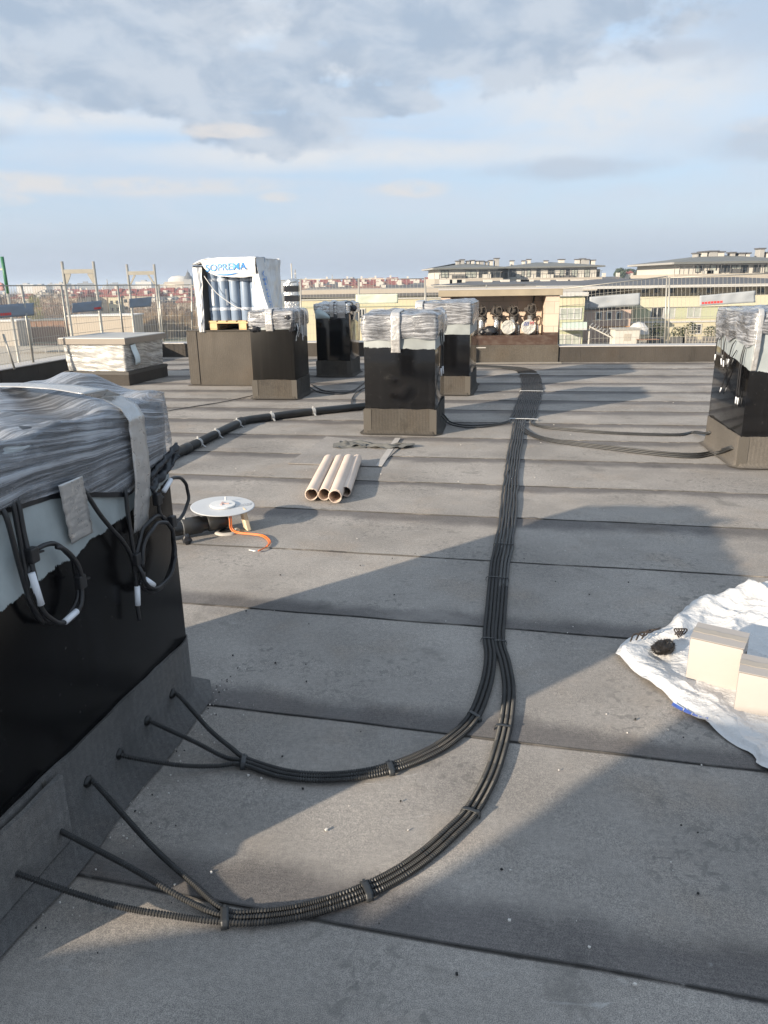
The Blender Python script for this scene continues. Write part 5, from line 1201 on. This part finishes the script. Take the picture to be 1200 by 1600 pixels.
# terrace with clutter
f = Fac('terrace_block', 'flat terrace building with planters in front of the cream block', 'building', 905, 1260, 530, 66, 0)
W = f.W; zt_ = f.loc(1050, 545)[1]; f.box(0, 0, W, zt_, 0, 10, 'wall', W_['beige']); f.px(905, 538, 1260, 545, -.1, .15, 'parapet', W_['stone'])
TZ = zt_
def tl(px, off): return f.loc(px, 530, off)[0]
def on_terrace(name, label, cat, px, off, group=None): q = f.P+f.u*tl(px, off)+f.n*off; return thing(name, label, cat, (q.x, q.y, GZ+TZ), f.a, group)
o = on_terrace('vent_housing', 'pale square vent housing on the terrace', 'vent', 980, 2); MB().box((-1.1, 0, 0), (1.1, 1.6, 1.55), bev=.05).build('shell', W_['white'], o); MB().box((-1.2, -.1, 1.552), (1.2, 1.7, 1.66)).build('cap', W_['grey'], o); MB().box((-.3, -.03, .6), (.3, .0, 1.2)).build('grille', W_['stone'], o)
o = on_terrace('garden_parasol', 'closed white awning mound behind the vent housing', 'awning', 996, 4.5); MB().lathe([(1.0, 1.0), (.9, 1.5), (.5, 1.95), (0, 2.1)], 16, wob=.15).build('canopy', FRM, o); MB().tube([(0, 0, 0), (0, 0, 2.0)], .05, 8).build('pole', RAIL, o)
o = on_terrace('pergola', 'slanting slatted timber pergola beside the stair block', 'pergola', 918, 3)
for k in range(9): MB().bar((k*.28, -.5, 1.9-.14*k), (k*.28+1.1, 2.4, 2.0-.14*k), .07).build('slat', W_['white'], o)
for x_, z_ in ((0, 1.85), (2.2, .8)): MB().bar((x_, -.4, 0), (x_, -.4, z_), .1).build('post', W_['white'], o)
MB().bar((0, -.52, 1.84), (2.4, -.52, .66), .1).build('rafter', W_['white'], o)
LEAF = plain('planter_leaf', (.035, .045, .02), .7, var=.4, sc=3)
def leafy(root, n, sx, sy, sz, z0, s, mat, name='foliage', seed=0, up=0.4):
    rr = random.Random(seed); m = MB()
    for k in range(n):
        while True:
            p = Vector((rr.uniform(-1, 1), rr.uniform(-1, 1), rr.uniform(-1, 1)))
            if p.length < 1 and FB(p.x*2+seed, p.y*2, p.z*2, 2) > -.22: break
        c_ = Vector((p.x*sx, p.y*sy, z0+sz*(p.z+1))); a = Vector((rr.uniform(-1, 1), rr.uniform(-1, 1), rr.uniform(-up, 1))).normalized()*s; b = a.cross(Vector((rr.uniform(-1, 1), rr.uniform(-1, 1), rr.uniform(-1, 1)))).normalized()*s*.5
        m.add([c_-a, c_+b, c_+a, c_-b], [(0, 1, 2, 3)])
    return m.build(name, mat, root)
for k, (px, lb) in enumerate(((968, 'dark planter shrub left of the vent housing on the terrace'), (1024, 'dark planter shrub under the balcony door of the cream block'), (1060, 'dark planter shrub in the middle of the terrace'), (1076, 'tall dark planter shrub beside the lattice'), (1110, 'dark planter shrub at the sunny end of the terrace'))):
    o = on_terrace('planter', lb, 'planter', px, 5, 'planters on the terrace'); MB().box((-.7, -.3, 0), (.7, .3, .6), bev=.03).build('trough', W_['dark'], o); leafy(o, 420, .8, .45, .55+.2*(k % 2), .5, .09, LEAF, seed=k)
o = on_terrace('garden_table', 'dark outdoor table with chairs on the terrace', 'table', 1012, 1.5); MB().box((-.9, -.45, .70), (.9, .45, .75)).build('table_top', W_['brown'], o)
for x_, y_ in ((-.8, -.4), (.8, -.4), (-.8, .4), (.8, .4)): MB().bar((x_, y_, 0), (x_, y_, .70), .06).build('leg', RAIL, o)
o = on_terrace('lattice', 'pale lattice screen standing on the terrace', 'lattice', 1072, 1.0); m = MB()
for k in range(13): m.bar((k*.28, 0, .1), (k*.28+.12, 0, 1.5), .03)
for k in range(5): m.bar((0, .03, .15+k*.33), (3.5, .03, .15+k*.33), .03)
m.build('slats', W_['stone'], o); MB().bar((-.05, 0, 0), (-.05, 0, 1.6), .06).build('post', W_['stone'], o); MB().bar((3.55, 0, 0), (3.55, 0, 1.6), .06).build('post', W_['stone'], o)
# cream wing seen between the chimneys
f = Fac('apartment_block', 'long cream wing with a dark roof edge seen between the wrapped chimneys', 'building', 466, 872, 470, 84, 0)
W = f.W; z1 = f.loc(600, 463)[1]; f.box(0, 0, W, z1, 0, 11, 'wall', W_['cream']); f.box(-.3, z1+.01, W+.3, z1+.28, -.5, 11.4, 'roof_edge', RFm['dark']); f.box(-.2, z1+.29, W+.2, z1+.75, 1.2, 10, 'upper_storey', W_['stone']); f.px(466, 464, 872, 466.5, -.12, -.004, 'gutter', FRM)
for l in (497, 560, 590, 636, 668): f.win(l, 482, l+11, 498, 2, -.02, CURT if l % 2 else GLM)
f.px(466, 476, 872, 478, -.1, -.003, 'string_course', W_['green'])
# --- long penthouse row on the skyline
def penthouse(label, px0, px1, yt, yw, yb, Y, yaw, wins, vents, seed, lower=True):
    f = Fac('penthouse', label, 'building', px0, px1, yb, Y, yaw); W = f.W; mid = (px0+px1)/2
    zb = f.loc(mid, yb)[1]; zw = f.loc(mid, yw)[1]; zr = f.loc(mid, yt, 6)[1]
    f.box(.8, 0, W-.8, zw-.02, .7, 16, 'wall', W_['white']); f.box(0, 0, W, zb, 0, 16, 'lower_wall', W_['stone'])
    MB().box((-.4, -.05, zw-.02), (W+.4, 16.6, zw+.20)).build('eave', W_['grey'], f.r); gable(f, 0, W, 0, 16.4, zw+.22, zr+.35, .2, RFm['grey'], hip=7)
    for l, r_, k in wins: f.win(l, yw+2.5, r_, yb-1.0, k, .68, (GLM, CURT)[int(l) % 2], False)
    m = MB()
    for k in range(int(W/1.1)+1): m.bar((k*1.1, .05, zb), (k*1.1, .05, zb+1.0), .05)
    m.bar((0, .05, zb+1.0), (W, .05, zb+1.0), .06); m.build('terrace_rail', RAIL, f.r)
    rr = random.Random(seed)
    for l, w_, h_ in vents:
        x, z = f.loc(l, yt, 7); hh = h_*Y/1154; ww = w_*Y/1154; v = MB().box((x-ww/2, 6.5, z-1.0), (x+ww/2, 7.8, z+hh), bev=.05).build('roof_vent', W_['grey'] if rr.random() < .6 else W_['white'], f.r)
        MB().box((x-ww/2-.12, 6.4, z+hh+.003), (x+ww/2+.12, 7.9, z+hh+.16)).build('vent_cap', RFm['dark'], v)
    for k in range(int(W/5)):
        x = rr.uniform(1, W-2); f.box(x, zb+.004, x+rr.uniform(.7, 2.2), zb+rr.uniform(.3, .8), .3, 1.1, 'planter', W_['white'] if k % 2 else W_['dark'])
    return f
penthouse('grey-roofed penthouse at the corner of the skyline row, many vents on top', 679, 786, 414, 420, 435, 128, 3, [(689, 701, 2), (727, 744, 2), (748, 762, 2), (766, 782, 2)], [(715, 5, 5), (722, 6, 7), (731, 4, 5), (738, 5, 6), (746, 4, 5), (752, 6, 5), (760, 3, 4), (767, 5, 6), (776, 6, 9)], 3)
penthouse('long grey-roofed penthouse row stepping along the skyline', 787, 941, 412.5, 418, 434, 132, -1, [(796, 806, 2), (815, 819, 1), (823, 829, 1), (838, 844, 1), (856, 866, 2), (875, 881, 1), (884, 890, 1), (893, 902, 2), (913, 921, 2), (932, 937, 1)], [(800, 5, 4), (818, 4, 4), (826, 5, 6), (853, 5, 4), (877, 8, 6), (902, 6, 6), (910, 7, 7), (916, 7, 6), (926, 6, 5)], 5)
penthouse('penthouse with a curved terrace and big pale glazing high at the frame side', 1054, 1260, 402, 411, 427, 92, 0, [(1087, 1093, 1), (1094, 1099, 1), (1109, 1119, 1), (1124, 1142, 3), (1143, 1158, 2), (1160, 1168, 1), (1178, 1187, 2), (1195, 1202, 1)], [(1087, 4, 5), (1098, 9, 7), (1112, 14, 8), (1124, 10, 7), (1143, 6, 6), (1157, 9, 5), (1166, 6, 5), (1187, 8, 12), (1198, 5, 6)], 8)
# --- middle distance roofs in front of the skyline
def house(label, px0, px1, ye, yr, Y, yaw, wm, rm, group=None, wins=(), depth=10, dorm=0, hip=1.5, cat='house', chim=1, yb=None):
    f = Fac('house', label, cat, px0, px1, ye, Y, yaw, group); W = f.W; z1 = f.loc((px0+px1)/2, ye)[1]; zr = f.loc((px0+px1)/2, yr, depth/2)[1]
    f.box(0, 0, W, z1, 0, depth, 'wall', W_[wm]); rf = gable(f, 0, W, 0, depth, z1+.26, max(zr, z1+1.2), .4, RFm[rm], hip=hip)
    for k in range(chim): x = W*(.25+.5*k/max(1, chim-1)) if chim > 1 else W*.3; MB().box((x, depth*.5-.4, z1+.6), (x+.8, depth*.5+.4, max(zr, z1+1.2)+.9)).build('chimney', W_['white'], rf)
    for k in range(dorm): x = W*(k+.5)/dorm; MB().box((x-.7, .3, z1+.5), (x+.7, depth*.4, z1+.5+(zr-z1)*.55)).build('dormer', W_['white'], rf)
    for k, (a, b) in enumerate(wins):
        x = W*a; m = MB().box((x-.6, -.05, z1-b-1.3), (x+.6, .02, z1-b)).build('window', GLM, f.r)
    return f
for i, (a, b, ye, yr, Y, wm, rm, lb) in enumerate([(600, 690, 455, 445, 150, 'beige', 'dark', 'dark-roofed house with a pale wall just below the skyline penthouse'), (470, 545, 458, 449, 160, 'stone', 'dark', 'dark-roofed long house beyond the banded vent'), (545, 602, 456, 447, 175, 'pink', 'rust', 'pinkish house with a rusty roof between two dark roofs'), (480, 530, 450, 444, 240, 'white', 'dark', 'small pale house with a dark roof below the red roof rows'), (640, 690, 449, 442, 210, 'white', 'grey', 'white gabled house at the foot of the skyline penthouse'), (940, 985, 440, 433, 190, 'white', 'dark', 'pale house with a dark roof beside the wooded rise')]):
    house(lb, a, b, ye, yr, Y, 0, wm, rm, None, [(.2, 1.2), (.5, 1.2), (.8, 1.2)], 12, 0, 2, 'house', 2)
f = Fac('roof_terrace', 'long dark roof with white chimneys below the penthouse row', 'building', 690, 945, 448, 104, 0); W = f.W; z1 = f.loc(800, 447)[1]; f.box(0, 0, W, z1, 0, 14, 'wall', W_['white']); gable(f, 0, W, 0, 14, z1+.26, f.loc(800, 438.5, 7)[1], .5, RFm['dark'], hip=5)
for px in (694, 709, 720, 762, 789, 815, 819, 852, 877, 893, 925): x, z = f.loc(px, 438, 5); f.box(x-.6, z-1.6, x+.6+.5*(px % 3), z+.1, 4.5, 5.6, 'chimney', W_['white'])
# red roof rows on the horizon
random.seed(5); RG = 'red-roofed houses in the far rows'; LBR = 'small far-off house with a red roof in the rows on the horizon'
def row(px0, px1, step, ye, yr, Y, rm, wm, jit=3, dorm=2, group=RG, lb=LBR):
    px = px0
    while px < px1:
        w = step*random.uniform(.7, 1.3); house(lb, px, px+w*.94, ye+random.uniform(-1, 1)-(px-600)*.0162, yr+random.uniform(-1, 1)-(px-600)*.0162, Y+random.uniform(-1, 1)*jit, 0, random.choice(wm), rm if isinstance(rm, str) else random.choice(rm), group, [(.25, 1.4), (.7, 1.4), (.25, 4.2), (.7, 4.2)], 10, dorm, 1.0, 'house', 1); px += w
row(466, 672, 30, 442, 434.5, 340, 'red', ['white', 'beige'], 8, 1)
row(466, 690, 24, 446, 439, 270, ['red', 'rust', 'red', 'dark'], ['white', 'pink', 'cream'], 8, 1)
row(470, 690, 26, 452, 445, 215, ['dark', 'rust', 'dark', 'grey'], ['white', 'beige', 'stone'], 8, 1, 'dark-roofed houses below the red rows', 'small far-off house with a dark or rusty roof below the red rows')
row(-40, 100, 26, 458, 450, 290, ['rust', 'red', 'dark'], ['orange', 'beige', 'white'], 8, 1)
row(112, 312, 27, 456, 444.5, 310, 'red', ['white', 'cream', 'beige'], 5, 1)
row(60, 320, 24, 450, 444, 400, ['red', 'rust', 'dark'], ['white', 'cream'], 8, 1)
row(225, 330, 28, 467, 458, 278, ['grey', 'dark', 'red'], ['white', 'stone', 'pink'], 5, 1, 'pale houses behind the bare shrubs', 'pale house behind the bare shrubs near the plinth')
row(-40, 110, 34, 474, 465, 285, ['rust', 'red'], ['orange', 'beige', 'pink'], 6, 1, 'orange houses among bare trees', 'low orange-walled house among the bare trees')
# far skyline blocks
random.seed(9); FAR = 'pale blocks on the far skyline'
for k in range(46):
    px = random.uniform(-60, 1240); Y = random.uniform(800, 1500); w = random.uniform(10, 34); yt = 438-(px-600)*.0162-random.uniform(-2, 4.5)
    f = Fac('tower_block', 'distant pale block on the hazy skyline', 'building', px, px+w, yt, Y, random.uniform(-20, 20), FAR); z1 = max(9, f.loc(px+w/2, yt)[1]); f.box(0, 0, f.W, z1, 0, 14, 'wall', W_[random.choice(['grey', 'white', 'stone', 'beige'])]); f.box(f.W*.3, z1, f.W*.6, z1+2, 3, 9, 'roof_box', W_['grey'])
f = Fac('domed_hall', 'broad pale hall with a low dome on the far skyline', 'building', 257, 294, 442, 700, 0); W = f.W; z1 = f.loc(275, 440)[1]; f.box(0, 0, W, z1, 0, 20, 'wall', W_['beige']); MB().lathe([(W*.48, z1), (W*.44, z1+2.4), (W*.30, z1+4.4), (0, z1+5.4)], 24, Matrix.Translation((W/2, 10, 0)) @ Matrix.Diagonal((1, .6, 1, 1))).build('dome', W_['white'], f.r)
f = Fac('church_tower', 'dark church tower with a small lantern on the far skyline', 'tower', 287, 299, 438, 690, 0); W = f.W; z1 = f.loc(293, 436)[1]; f.box(0, 0, W, z1, 0, W, 'shaft', W_['grey']); MB().lathe([(W*.6, z1), (W*.5, z1+2), (W*.28, z1+3.4), (W*.22, z1+5), (.3, z1+6.5), (0, z1+9)], 12, Matrix.Translation((W/2, W/2, 0))).build('spire', W_['dark'], f.r)
def mast(px, yt, Y, lb):
    q = AY(px, yt, Y); m = MB(); r = thing('lattice_mast', lb, 'mast', (q.x, Y, GZ)); H = q.z-GZ
    for sx, sy in ((-1, -1), (1, -1), (1, 1), (-1, 1)): m.bar((sx*1.2, sy*1.2, 0), (sx*.15, sy*.15, H), .25)
    for k in range(12): z = H*k/12; s_ = 1.2-1.05*k/12; m.bar((-s_, -s_, z), (s_, -s_, z+H/12), .14); m.bar((s_, -s_, z), (-s_, -s_, z+H/12), .14)
    m.build('lattice', W_['grey'], r); MB().box((-.6, -.6, H-3), (.6, .6, H-2.2)).build('antenna', W_['white'], r)
mast(461, 421, 520, 'thin lattice mast behind the banded vent'); mast(519, 429, 800, 'tiny lattice mast over the red roofs'); mast(167, 436, 800, 'tiny lattice mast between the scaffold frames')
# nearer yard buildings on the parapet side
def yardb(label, px0, px1, ytop, ybase, wm, rm, depth=9, cat='building'):
    g = G((px0+px1)/2, ybase, GZ); f = Fac('yard_building', label, cat, px0, px1, ybase, g.y, 0); W = f.W; z1 = f.loc((px0+px1)/2, ytop)[1]; f.box(0, 0, W, z1, 0, depth, 'wall', W_[wm]); f.box(-.3, z1+.01, W+.3, z1+.4, -.4, depth+.3, 'roof', RFm[rm]); return f
f = yardb('long brown shed wall beyond the parapet', 32, 112, 501, 534, 'brown', 'grey'); W = f.W
for k in range(9): f.box(W*k/9+.1, .3, W*k/9+.35, f.loc(70, 503)[1], -.12, -.003, 'pilaster', W_['brown'])
f = yardb('plain beige warehouse behind the wrapped hatch', 111, 213, 494, 536, 'beige', 'white'); W = f.W
for k in range(6): f.box(W*(k+.4)/6.5, f.loc(160, 531)[1], W*(k+.4)/6.5+1.6, f.loc(160, 525)[1], -.08, -.003, 'window', GLM)
f = yardb('pale stone garage at the frame edge beyond the parapet', -60, 31, 503, 541, 'stone', 'white'); f.box(2, .2, 8, 4, -.08, -.003, 'door', W_['grey'])
g = G(70, 552, GZ); f = Fac('glass_canopy', 'low glazed canopy roof in front of the brown shed', 'canopy', 30, 112, 550, g.y, -3); W = f.W; H = f.loc(70, 540)[1]
m = MB().box((0, 0, H-.25), (W, 5.5, H)).build('roof', RFm['grey'], f.r)
for k in range(14): f.box(W*k/14+.2, H+.004, W*k/14+.2+W/22, H+.1, .4, 5, 'roof_pane', GLM)
for k in range(5): f.box(W*k/4-.1*(k == 4), 0, W*k/4+.2, H-.26, 0, .2, 'post', W_['grey'])
f = yardb('small grey pump house among the bare shrubs', 150, 182, 449, 475, 'grey', 'grey') if False else None

# ------------------------------------------------------------------ trees
BARK = plain('bark', (.14, .105, .08), .9, var=.3, sc=2); TWIG = plain('twig', (.20, .145, .105), .9, var=.25, sc=.4); TWIG2 = plain('reed', (.25, .175, .09), .9, var=.25, sc=.4); LEAFG = plain('evergreen_leaf', (.045, .065, .035), .8, var=.35, sc=.5); LEAFY = plain('spring_leaf', (.20, .19, .05), .8, var=.3, sc=.4)
def bare_tree(h, w, seed, twig=TWIG, n=750, label='bare brown tree among the far houses', group='bare trees among the houses'):
    rr = random.Random(seed); r = thing('bare_tree', label, 'tree', (0, 0, 0), 0, group); t_ = MB(); lim = []
    t_.tube([(0, 0, 0), (.1, .05, h*.2), (.05, .1, h*.45)], .25, 6, rf=lambda i: .26-.08*i)
    for k in range(9):
        a = k*2.4+rr.random(); z0 = h*rr.uniform(.18, .45); e = Vector((math.cos(a)*w*.33*rr.uniform(.5, 1), math.sin(a)*w*.33*rr.uniform(.5, 1), h*rr.uniform(.6, .92))); t_.tube([(0, .05, z0), (e.x*.45, e.y*.45, z0+(e.z-z0)*.45), e], .1, 5, rf=lambda i: .12-.045*i)
    t_.build('trunk', BARK, r); m = MB()
    for k in range(n):
        while True:
            p = Vector((rr.uniform(-1, 1), rr.uniform(-1, 1), rr.uniform(-1, 1)))
            if p.length < 1 and FB(p.x*1.8+seed, p.y*1.8, p.z*1.8, 2) > -.15: break
        c_ = Vector((p.x*w/2, p.y*w/2, h*.62+p.z*h*.38)); dv = (Vector((p.x*.8, p.y*.8, .9))+Vector((rr.uniform(-1, 1), rr.uniform(-1, 1), rr.uniform(-.5, .8)))*.7).normalized(); s_ = rr.uniform(.5, 1.2)*h*.09; b = dv.cross(Vector((rr.uniform(-1, 1), rr.uniform(-1, 1), .2))).normalized()*h*.0042
        m.add([c_-dv*s_-b, c_-dv*s_+b, c_+dv*s_], [(0, 1, 2)])
    m.build('crown', twig, r); return r
protos = [bare_tree(9, 8, 1), bare_tree(11, 8, 2), bare_tree(8, 9, 3, TWIG, 650)]; used = [0, 0, 0]
random.seed(33)
def put(i, px, py, Y, s_, lab=None, grp=None):
    q = AY(px, py, Y); r = protos[i] if not used[i] else copy_tree(protos[i]); used[i] = 1; r.location = (q.x, Y, GZ); hh = (q.z-GZ); s2 = s_*hh/(9, 11, 8)[i]; r.scale = (s2*random.uniform(.9, 1.2), s2, hh/(9, 11, 8)[i]); r.rotation_euler = (0, 0, random.uniform(0, 6))
    if lab: r['label'] = lab
    if grp: r['group'] = grp
for k in range(30):
    px = random.uniform(-30, 125); Y = random.uniform(262, 340); put(k % 3, px, random.uniform(453, 474), Y, 1.0)
for k in range(14): put(k % 3, random.uniform(215, 320), random.uniform(464, 478), random.uniform(255, 300), 1.0)
for k in range(18): put(k % 3, random.uniform(465, 690), random.uniform(444, 451), random.uniform(170, 300), .9)
for k in range(8): put(k % 3, random.uniform(945, 1000), random.uniform(436, 440), random.uniform(120, 200), .8)
yt_ = bare_tree(9, 7, 6, LEAFY, 800, 'yellow-green budding tree among the bare ones', 'none'); del yt_['group']; q = AY(49, 458, 240); yt_.location = (q.x, 240, GZ); yt_.scale = (.9, .9, (q.z-GZ)/9)
# bare shrub belt (many upright stems)
sh = []
for k in range(26):
    px = 213+k*4.2; g = G(px, 527+random.uniform(-4, 3), GZ); hh = random.uniform(7.0, 9.6)
    if len(sh) < 3:
        rr = random.Random(k+50); r = thing('bare_shrub', 'tall straw-coloured bare shrub in the belt behind the roof corner', 'shrub', (0, 0, 0), 0, 'bare shrubs behind the roof corner'); m = MB(); m2 = MB()
        for j in range(260):
            a = rr.uniform(0, 6.28); d_ = rr.uniform(0, 1.3); b = Vector((math.cos(a)*d_, math.sin(a)*d_, 0)); e = b*1.5+Vector((rr.uniform(-.5, .5), rr.uniform(-.5, .5), rr.uniform(2.5, 6))); w_ = Vector((math.cos(a+1.5), math.sin(a+1.5), 0))*.10; (m if j % 3 else m2).add([b-w_, b+w_, e], [(0, 1, 2)])
        m.build('stems', TWIG2, r); m2.build('twigs', TWIG, r); sh.append(r)
    else: r = copy_tree(sh[k % 3])
    r.location = g; r.scale = (1.1, 1.1, hh/6); r.rotation_euler = (0, 0, k)
# wooded rise
hm = MB(); hc = AY(1010, 440, 300)
def hill(u, v): x = -70+140*u; y = -50+110*v; return Vector((hc.x+x, hc.y+y, GZ+17.5*math.exp(-(x/42)**2-(y/50)**2)-.5))
tag(hm.grid(hill, 30, 24).build('hill', plain('hill_grass', (.07, .08, .045), .95, sc=.05)), kind='structure')
gt = None
for k in range(34):
    x = random.uniform(-34, 30); y = random.uniform(-30, 20); z = GZ+17.5*math.exp(-(x/42)**2-(y/50)**2)-.7; s_ = random.uniform(.6, 1.15)
    if gt is None:
        gt = thing('evergreen_tree', 'dark evergreen tree on the wooded rise by the skyline', 'tree', (0, 0, 0), 0, 'evergreens on the wooded rise'); MB().tube([(0, 0, 0), (0, 0, 3)], .2, 6).build('trunk', BARK, gt); leafy(gt, 520, 2.6, 2.6, 1.9, .5, .42, LEAFG, 'crown', 4); r = gt
    else: r = copy_tree(gt)
    r.location = (hc.x+x, hc.y+y, z); r.scale = (s_, s_, s_*random.uniform(.8, 1.2)); r.rotation_euler = (0, 0, k)
for k in range(16):
    x = random.uniform(-30, 28); y = random.uniform(-34, -5); z = GZ+17.5*math.exp(-(x/42)**2-(y/50)**2)-.4; r = thing('garden_house', 'tiny white garden house dotted on the wooded rise', 'house', (hc.x+x, hc.y+y, z), 0, 'tiny white houses on the wooded rise'); MB().box((-.9, -.7, 0), (.9, .7, 1.7)).build('wall', W_['white'], r); MB().prism([(-1.1, 0), (1.1, 0), (0, .9)], -.8, .8, Matrix.Translation((0, 0, 1.705)) @ Matrix.Rotation(PI/2, 4, 'X')).build('roof', RFm['red'], r)

# ------------------------------------------------------------------ summer haze in the air
hzm = bpy.data.materials.new('haze_air'); hzm.use_nodes = True; ht = hzm.node_tree; ht.nodes.clear(); ho = ht.nodes.new('ShaderNodeOutputMaterial'); hv = ht.nodes.new('ShaderNodeVolumePrincipled')
hv.inputs['Color'].default_value = (.72, .84, 1.0, 1); hv.inputs['Density'].default_value = .00045; hv.inputs['Anisotropy'].default_value = .2; ht.links.new(hv.outputs[0], ho.inputs['Volume'])
tag(MB().box((-5200, -450, GZ-1), (5200, 8300, 22)).build('haze', hzm), kind='stuff')
